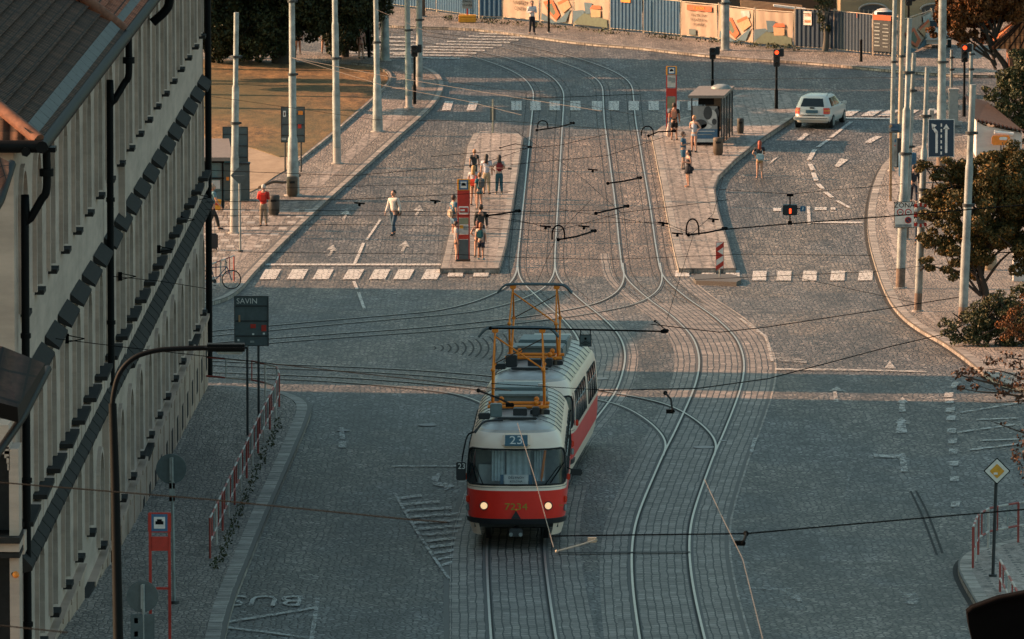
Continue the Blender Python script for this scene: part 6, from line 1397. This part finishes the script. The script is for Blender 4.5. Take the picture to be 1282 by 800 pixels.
# ---------------------------------------------------------------- trees
def leaves(mb,c,r,n,size,mat,rnd,flat=1):
    ml=mat
    for _ in range(n):
        while True:
            p=Vector((rnd.uniform(-1,1),rnd.uniform(-1,1),rnd.uniform(-1,1)))
            if .25<p.length<1: break
        p=p*(p.length**-.35) if p.length>.3 else p
        p=Vector((p.x*r[0],p.y*r[1],p.z*r[2]))+c
        a=Vector((rnd.gauss(0,1),rnd.gauss(0,1),rnd.gauss(0,.6))).normalized(); b=a.orthogonal().normalized(); b.rotate(Matrix.Rotation(rnd.uniform(0,6.28),3,a)); q=a.cross(b); z=size*rnd.uniform(.6,1.3)
        mb.face([p-b*z*.5,p+q*z*.28,p+b*z*.5,p-q*z*.28],ml)
def tree(bx,by,label,name,blobs,mat,size,dens,trunk_r=.25,dz=KH,s=None,th=None,cat='tree',base=None,seed=1,limbs=True,bark='bark'):
    rnd=random.Random(seed)
    g=base if base is not None else G(bx,by,dz); t=thing(name,label,cat,tuple(g))
    m=MB(); top=max(b[2] for b in blobs)
    cx=sum(b[0] for b in blobs)/len(blobs)
    H=th or top
    m.tube(crom([(0,0,-.1),(.05,0,H*.3),(cx*.4,0,H*.6),(cx*.7,0,H*.95)],4),[trunk_r*1.3*(1-.06*k) for k in range(13)],bark,10)
    if limbs:
        for b in blobs:
            z0=min(H*.75,max(H*.25,b[2]-1.5)); m.tube(crom([(cx*.3,0,z0),((b[0]+cx*.3)/2,b[1]*.5,(z0+b[2])/2+.2),(b[0],b[1],b[2])],3),[trunk_r*.45*(1-.11*k) for k in range(7)],bark,6)
            for _ in range(3):
                e=Vector((b[0],b[1],b[2]))+Vector((rnd.uniform(-1,1)*b[3],rnd.uniform(-1,1)*b[3],rnd.uniform(-.8,.8)*b[3])); m.tube([(b[0],b[1],b[2]-.2*b[3]),e],[.04,.015],bark,5)
    m.build('trunk',t); m=MB()
    for x,y,z,r in blobs:
        for _ in range(max(3,int(r*r*10+4))):   # clumps within the blob
            while True:
                d=Vector((rnd.uniform(-1,1),rnd.uniform(-1,1),rnd.uniform(-1,1)))
                if d.length<1: break
            cr=max(.18,r*rnd.uniform(.25,.42)); leaves(m,Vector((x,y,z))+d*r*.85,(cr,cr,cr*.7),int(dens*cr*cr*10),size,mat,rnd)
    m.build('crown',t); return t
M('bark',(.045,.033,.025),.9); M('bark_grey',(.12,.11,.09),.9)
rnd=random.Random(3)
gT=G(355,80,KH); sT=SC(gT)
def PB(px,py,r,g,s,y=0): 
    q=W(px,py,s); return ((px-641)/s-g.x,y,q.z-g.z,r)
BL=[PB(x,y,r,gT,sT,yy) for x,y,r,yy in ((270,35,1.9,0),(300,20,2.2,1),(262,5,2,-1),(330,42,1.6,-1),(345,-5,2.4,1),(395,0,2.0,0),(310,58,1.2,1),(290,50,1.3,-1),(270,62,.8,0),(385,25,1.3,1.5),(430,-15,2.3,0),(350,25,1.7,0),(255,-30,2.5,0),(320,-40,3,1),(385,-45,3,0),(440,-50,2.5,0),(300,-70,3,1))]
tree(0,0,'large dark tree with a thick trunk on the lawn at the upper left','park_tree',BL,'leaf_dark',.19,44,.50,base=gT,th=5,seed=2)
gT2=G(432,71,KH)
BL=[PB(x,y,r,gT2,25.1,yy) for x,y,r,yy in ((430,30,1.7,0),(448,45,1.2,0),(445,5,1.9,1),(420,48,1.0,-1),(455,58,.7,0),(460,20,1.3,0),(435,-25,2.3,0),(410,20,1.1,1))]
tree(0,0,'smaller dark tree overhanging the path right of the thick trunked tree','park_tree',BL,'leaf_dark',.19,44,.16,base=gT2,th=4,seed=5)
# tall park trees behind the cream building (their shade falls on the top of the junction)
for i,(Y,X) in enumerate(((360,-19.5),(367,-21.5),(374,-19.5),(381,-21.5),(388,-19.5))):
    b=[(rnd.uniform(-1.5,1.5),rnd.uniform(-2.8,2.8),9+k*1.25,2.3) for k in range(8)]
    tree(0,0,'tall high crowned park tree standing behind the cream building, %s'%['nearest','second nearest','middle one','second farthest','farthest'][i],'park_tree',b,'leaf_dark',.55,9,.3,base=Vector((X,Y,gz(Y)+KH)),th=16,seed=20+i)
bl=[(rnd.uniform(-1.2,2.2),rnd.uniform(-2.5,2.5),3.2+k*.55,1.3) for k in range(7)]
tree(0,0,'low crowned park tree behind the cream building, beside the lawn','park_tree',bl,'leaf_dark',.3,26,.25,base=Vector((-18.5,372,gz(372)+KH)),th=5,seed=40)
gR=G(1232,392,KH); sR=SC(gR)
BR=[PB(x,y,r,gR,sR,yy) for x,y,r,yy in ((1180,265,.75,0),(1172,300,.7,.3),(1165,235,.55,0),(1195,225,.95,.5),(1215,260,1.1,-.5),(1245,230,1.2,0),(1275,250,1.3,.4),(1205,310,.85,0),(1240,300,1.1,.4),(1275,305,1.1,-.4),(1190,335,.5,0),(1222,335,.6,.3),(1262,200,.9,0),(1290,215,1.2,0),(1160,330,.3,0),(1156,205,.3,0),(1178,205,.45,0),(1305,280,1.5,0),(1170,262,.5,0),(1210,210,.5,0),(1290,190,.6,.3))]
tree(0,0,'leafy tree with rusty and olive leaves on the right pavement behind the masts','street_tree',BR,'leaf_rust',.115,330,.13,base=gR,th=2.4,seed=7)
gO=G(1262,118,KH); sO=SC(gO)
BO=[PB(x,y,r,gO,sO,yy) for x,y,r,yy in ((1205,20,1.2,0),(1235,15,1.3,1),(1260,0,1.4,0),(1200,45,.7,0),(1220,50,.6,0),(1190,10,.8,0),(1240,-15,1.8,0),(1280,-10,1.6,1),(1232,45,.6,1),(1188,35,.4,0),(1210,-20,1.3,0),(1168,42,.3,0))]
tree(0,0,'orange leaved autumn tree at the top right corner above the pagoda roof','autumn_tree',BO,'leaf_orange',.16,170,.16,base=gO+Vector((0,1.5,0)),th=3.5,seed=9)
gD=G(1300,178,KH); sD=SC(gD)
BD=[PB(x,y,r,gD,sD,yy) for x,y,r,yy in ((1255,130,.9,0),(1275,110,1.1,0),(1300,90,1.3,0),(1245,150,.6,0),(1270,150,.9,-.4),(1295,140,1.2,0),(1237,118,.4,0),(1262,95,.7,0),(1290,170,.7,0),(1282,80,.8,0))]
tree(0,0,'dark evergreen bush above the white wall at the right edge','evergreen_bush',BD,'leaf_green',.14,150,.12,base=gD,th=2,seed=11,cat='bush')
gC=G(1033,64,.14); sC=SC(gC)
tree(0,0,'narrow dark cypress with a bare foot in front of the dark blue hoarding','cypress',[PB(x,y,r,gC,sC,0) for x,y,r in ((1030,10,.45),(1032,25,.33),(1028,-5,.5),(1040,2,.4),(1031,-20,.55),(1033,34,.2))],'leaf_green',.14,120,.13,base=gC,th=2.4,seed=13,bark='bark_grey')
gB=G(1235,432,KH); sB=SC(gB)
tree(0,0,'low green shrub bed at the foot of the rightmost mast','shrub_bed',[PB(x,y,r,gB,sB,yy) for x,y,r,yy in ((1190,410,.5,0),(1205,418,.6,-.3),(1225,408,.8,.3),(1245,400,.9,0),(1265,395,1.0,0),(1225,428,.65,-.4),(1250,428,.75,0),(1280,420,1.0,0),(1265,438,.6,-.4),(1210,402,.5,.5),(1262,375,.5,.5),(1285,370,.6,.5))],'leaf_green',.10,190,.05,base=gB,th=.6,seed=15,cat='shrub')
tree(0,0,'rust coloured shrub growing out of the low shrub bed at the right edge','rusty_shrub',[PB(x,y,r,gB,sB,yy) for x,y,r,yy in ((1250,392,.4,-.6),(1270,375,.5,-.6),(1240,408,.35,-.7),(1278,400,.5,-.7),(1262,412,.4,-.8),(1283,350,.4,-.5))],'leaf_orange',.09,170,.04,base=gB+Vector((.4,-.5,0)),th=.6,seed=16,cat='shrub')
def fg_branch():
    s=62; o=W(1420,520,s); t=thing('foreground_tree','dark bare-looking branches with brown leaves reaching in from the right edge in the foreground','tree',(o.x,o.y,gz(o.y))); c=Vector((o.x,o.y,gz(o.y))); q=lambda x,y,d=0:W(x,y,s)-c+Vector((0,d,0)); rnd=random.Random(4)
    m=MB(); m.tube([(0,0,0),(.1,0,4),(0,0,9)],[.28,.22,.12],'bark',10); m.build('trunk',t); m=MB(); L=MB()
    def br(P,r): m.tube(crom([q(*p) for p in P],5),[r*(1-.8*k/((len(P)-1)*5)) for k in range((len(P)-1)*5+1)],'bark',6)
    br([(1425,430),(1330,470),(1270,483),(1225,476),(1192,466)],.05); br([(1420,500),(1330,500),(1285,497),(1250,492),(1222,490),(1200,485)],.035); br([(1290,478),(1262,467),(1235,462),(1210,464)],.02); br([(1420,560),(1330,560),(1290,545),(1262,535),(1240,527)],.03); br([(1300,500),(1275,502),(1240,504),(1215,501)],.015); br([(1420,620),(1340,600),(1300,590),(1275,584)],.03); br([(1270,484),(1240,488),(1215,476)],.014); br([(1320,470),(1300,455),(1262,448),(1240,452)],.02)
    m.build('branches',t)
    for x,y,r in ((1197,467,.13),(1210,464,.15),(1228,468,.18),(1245,474,.22),(1260,482,.25),(1280,478,.3),(1240,452,.15),(1265,450,.25),(1285,460,.35),(1300,470,.4),(1222,486,.1),(1203,485,.09),(1252,493,.12),(1278,498,.16),(1290,545,.3),(1278,560,.25),(1292,585,.35),(1275,575,.15),(1300,520,.3),(1255,530,.06),(1300,610,.3),(1215,476,.08)): leaves(L,q(x,y,rnd.uniform(-.3,.3)),(r,r,r*.7),int(50*r/.2),.085,'leaf_brown',rnd)
    L.build('leaves',t)
fg_branch()
# weeds along the railing
mb=MB(); rnd=random.Random(8)
for k in range(26):
    f=k/26; x=268+f*82; y=712-f*190; leaves(mb,G(x+rnd.uniform(-1,5),y,KH)+Vector((0,0,.08)),(.12,.3,.1),26,.08,'leaf_green',rnd)
mb.build('weeds',kind='stuff')['label']='weeds growing along the kerb under the red and white railing'
mb=MB()
for k in range(60):
    x=rnd.uniform(560,1000); y=24+(x-560)*.088+rnd.uniform(-1,1.5); leaves(mb,G(x,y,.14)+Vector((0,-.1,.12)),(.3,.3,.14),20,.12,'leaf_green',rnd)
mb.build('roadside_weeds',kind='stuff')['label']='weeds along the foot of the hoarding'
# ---------------------------------------------------------------- overhead wires
def wire(pts,h=6.0,r=.02,mat='wire',name='span_wire',label=None,group='overhead span wires over the junction'):
    r=max(.007,r*(.58 if h<6.5 else .42))
    P=[G(x,y,h) for x,y in pts]; out=[]
    for a,b in zip(P,P[1:]):
        for k in range(8):
            t=k/8; q=a+(b-a)*t; out.append(q)
    out.append(P[-1]); m=MB(); m.tube(out,r,mat,5); o=m.build(name); tag(o,label,'wire',group); return o
WL='dark overhead span wire '
for i,(pts,h,r,mat,la) in enumerate([
 ([(365,72),(480,107),(581,126),(653,144)],6,.017,'light_wire','pale wire dropping from the left masts to the far zebra crossing'),
 ([(365,72),(470,93),(658,124),(753,139)],6,.017,'light_wire','upper pale wire from the left masts across the far zebra crossing'),
 ([(640,124),(800,118)],6,.02,'wire','dark wire across the tops of the curving rails'),
 ([(471,12),(540,42)],7,.014,'light_wire','short pale wire at the tops of the left masts'),
 ([(880,100),(1120,97)],6,.016,'light_wire','pale horizontal wire behind the bus shelter'),
 ([(1000,17),(1120,12)],6,.02,'light_wire','pale wire above the dark blue hoarding'),
 ([(253,119),(470,150),(640,152),(812,166)],6,.014,'wire','dark wire crossing the lawn below the tree shadow'),
 ([(540,196),(700,182),(760,168)],6,.016,'wire','dark wire over the far end of the left platform'),
 ([(640,206),(760,195),(830,172)],6,.016,'wire','dark wire rising to the right platform stop post'),
 ([(257,213),(440,220),(600,206),(665,184)],6,.016,'wire','dark wire from the building to the left platform bracket'),
 ([(257,253),(430,250),(640,240)],6,.016,'wire','dark wire just above the man with the red backpack'),
 ([(257,262),(450,264),(620,266),(760,263)],6,.013,'wire','dark wire level with the bin on the left pavement'),
 ([(257,284),(420,281),(560,283),(700,290)],6,.013,'wire','dark wire through the feet of the crossing man'),
 ([(257,270),(610,270),(690,266)],6,.011,'wire','thin dark wire over the crossing man in the white jacket'),
 ([(640,274),(700,288),(780,266),(912,250)],6,.014,'wire','dark wire through the middle platform brackets'),
 ([(610,272),(665,280),(830,278),(868,293)],6,.014,'wire','dark wire running to the big arched bracket'),
 ([(700,262),(830,282),(866,294)],6,.012,'wire','lower dark wire meeting the big arched bracket'),
 ([(868,294),(855,336),(835,400)],6,.012,'wire','thin wire dropping from the big arched bracket to the junction'),
 ([(866,293),(893,268),(905,222)],6,.012,'wire','thin wire rising from the big arched bracket to the platform kerb'),
 ([(866,294),(909,287),(990,280),(1110,271),(1300,255)],6,.032,'wire','thick dark cable carrying the small tram signal'),
 ([(900,237),(990,243),(1130,230)],6,.014,'wire','dark wire above the small tram signal'),
 ([(257,315),(420,317),(560,318),(645,322)],6,.010,'wire','faint dark wire above the left stop line'),
 ([(640,322),(760,325),(940,318),(1090,320)],6,.010,'wire','faint dark wire above the right stop line'),
 ([(257,240),(330,236),(640,228)],6,.012,'wire','faint dark wire near the banded mast'),
 ([(70,424),(150,434),(257,446),(400,462),(600,484),(640,489)],7,.022,'wire','dark wire from the cream facade to the rear tram car'),
 ([(142,346),(200,352),(257,361)],8,.018,'wire','short wire from the cream facade to the pavement corner'),
 ([(0,604),(258,625),(508,650),(560,654)],8,.024,'wire','dark wire crossing the lower left pavement'),
 ([(0,783),(85,792)],8,.02,'wire','wire at the bottom left corner'),
 ([(690,671),(760,670),(934,668),(1080,655),(1290,637)],6,.022,'wire','dark wire crossing the right hand track near the bottom'),
 ([(750,489),(875,486),(962,474),(1118,433),(1200,414)],6,.02,'wire','dark wire rising right from beside the rear tram car'),
 ([(815,406),(900,416),(956,410),(1100,388),(1200,372)],6,.02,'wire','dark wire rising right above the curved track'),
 ([(615,480),(750,488)],6,.015,'wire','thin wire across the tram roofs'),
 ([(870,350),(1095,340),(1180,330)],6,.011,'wire','faint dark wire over the right hand zebra crossing'),
 ([(1000,348),(1150,380)],6,.010,'wire','faint wire running down to the rusty footed mast'),
 ([(500,92),(660,117),(800,145)],6,.010,'wire','thin wire from the left corner over the far zebra crossing'),
 ([(648,530),(670,600),(693,685)],6,.009,'light_wire','pale wire slanting across the windscreen of the front tram car'),
 ([(882,600),(903,645),(930,700),(955,800)],6,.009,'light_wire','pale wire slanting down the road right of the curved track'),
 ([(640,160),(720,215),(782,270)],6,.010,'wire','thin wire running diagonally over the straight tracks'),
 ([(673,352),(699,292),(740,250)],6,.010,'wire','thin wire through the left arched bracket'),
 ]):
    wire(pts,h,r,mat,label=la)
def bracket(pts,label,r=.035,h=6.0,arch=None,mat='wire',name='wire_bracket'):
    r*=.72
    P=[G(x,y,h) for x,y in pts]; base=P[0]; t=thing(name,label,'bracket',tuple(base),0,'contact wire brackets over the tracks'); m=MB(); m.tube([p-base for p in P],r,mat,6)
    for p in (P[0],P[-1]): m.ball(p-base,r*2.2,mat,5)
    m.build('arm',t)
    if arch:
        m=MB(); x0,y0,x1,yt=arch; xc=(x0+x1)/2; w_=(x1-x0)/2; A=[G(x0,y0,h)]
        A=[]
        for k in range(11):
            a=math.pi*k/10; s=SC(base); b=G(x0,y0,h); A.append(b+Vector(((w_-w_*math.cos(a))/s,0,(y0-yt)/s*math.sin(a)**.6)))
        m.tube([p-base for p in A],r*.9,mat,6); m.build('loop',t)
    m=MB(); s=SC(base); q=P[-1]-base; m.box(q+Vector((-.06,0,.0)),(.14,.05,.08),mat); m.build('insulator',t)
bracket([(672,163),(700,159),(718,154)],'dark bracket arm with a loop at the far end of the straight tracks',arch=(673,160,686,151))
bracket([(626,185),(645,180),(665,184)],'dark bracket arm at the far end of the left platform',.02)
bracket([(596,206),(615,210),(640,211)],'tan rod hanging above the people on the left platform',.014,mat='light_wire',h=2.6)
bracket([(610,270),(632,267),(650,264)],'dark bracket arm at the right edge of the left platform')
bracket([(699,300),(722,296),(745,289)],'dark bracket arm with a loop over the left straight track',arch=(691,300,707,282))
bracket([(746,267),(768,262),(786,258)],'dark bracket arm over the middle of the straight tracks')
bracket([(761,229.5),(780,227),(802,222.5)],'dark bracket arm over the right straight track')
bracket([(812,170),(824,165),(845,164)],'dark bracket arm with a loop beside the right platform stop post',arch=(803,170,818,158))
bracket([(862,294),(886,291),(909,286)],'dark bracket arm with a tall loop over the right platform',arch=(859,294,875,274))
bracket([(697,690),(720,684),(746,676)],'pale bracket arm just right of the front tram car',.016,mat='galv_tan')
bracket([(614,411),(700,412),(834,415)],'long black bracket rod passing in front of the pantographs',.03)
bracket([(599,489),(625,499),(641,507)],'short dark rod left of the front pantograph',.03)
bracket([(833,492),(840,500),(842,515)],'short dark hanging insulator between the curved tracks',.03)
bracket([(934,668),(933,673),(930,680)],'short dark hanging insulator right of the lower curved track',.03)
bracket([(820,402),(830,410),(836,414)],'small dark clamp at the end of the long bracket rod',.02)
for i,(x,y) in enumerate(((683,284),(731,284),(830,280),(893,275),(545,252),(450,255),(742,213),(848,293))):
    g=G(x,y,6.0); t=thing('wire_insulator','small dark insulator on an overhead wire','insulator',tuple(g),0,'small insulators on the overhead wires'); m=MB(); m.tube([(-.16,0,.03),(.16,0,0)],.025,'wire',6); m.ball((0,0,-.04),.045,'wire',5); m.build('body',t)
def hanging():
    g=G(989,279,6.0); s=SC(g); t=thing('tram_signal','small black signal box with a red bar hanging on the thick cable','traffic light',tuple(g)); z=lambda y:(279-y)/s
    m=MB(); m.box((0,0,z(262.5)),(18/s,.3,13/s),'tram_black',bev=.02); b=m.build('housing',t); m=MB(); m.box((0,-.16,z(263.5)),(2.6/s,.012,6/s),'red_lamp'); m.build('lens',b); m=MB(); m.tube([(0,0,0),(0,0,z(269))],.02,'wire'); m.tube([(0,0,z(256)),(0,0,z(244))],.02,'wire'); m.tube([(-.06,0,0),(.06,0,0)],.06,'wire'); m.tube([(-.1,0,z(244)),(.1,0,z(244))],.04,'wire'); m.tube([(9/s,0,z(261)),(14/s,0,z(261))],.015,'wire'); m.build('hanger',t); m=MB(); m.box((16/s,-.05,z(261)),(6.5/s,.04,6.5/s),'blue_sign'); m.box((16/s,-.075,z(261)),(2/s,.01,3.6/s),'white_paint',ry=.3); m.build('side_plate',t)
    g=G(733,413,6.0); s=SC(g); t=thing('wire_sign','small grey square sign with a radio wave symbol hanging from the black rod','sign',tuple(g)); m=MB(); w_=15/s; m.box((0,-.05,-13/s),(w_,.03,w_),'black_metal'); m.box((0,-.07,-13/s),(w_*.88,.012,w_*.88),'grey_board'); m.build('panel',t); m=MB(); [m.tube([(-.4*w_,-.05,0),(-.4*w_,-.05,-6/s)],.012,'wire'),m.tube([(.4*w_,-.05,0),(.4*w_,-.05,-6/s)],.012,'wire')]; m.build('hanger',t)
    m=MB(); m.disc((0,-.085,-10.5/s),.03,.01,'black_metal',12)
    for k in range(3): r=.05+.045*k; m.tube([(r*math.cos(a),-.085,-12/s-.0-r*.8*math.sin(a)+0) for a in [math.pi*(.2+.6*i/6) for i in range(7)]],.008,'black_metal',4)
    m.build('symbol',t)
hanging()
# wall brackets of the wires on the cream facade
for i,(x,y) in enumerate(((70,424),(142,346),(200,312),(222,275),(240,247))):
    s=[56,50.2,46,43.6,41.8][i]; p=W(x,y,s); p.x=facX(p.y)+.1; t=thing('wall_hook','small dark wire anchor on the cream facade, %s from the left'%['first','second','third','fourth','fifth'][i],'hook',tuple(p),0); m=MB(); m.box((0,0,0),(.1,.04,.22),'wire'); m.tube([(0,0,.08),(.4,0,0)],.012,'wire'); m.tube([(0,0,-.08),(.4,0,0)],.012,'wire'); m.build('anchor',t)
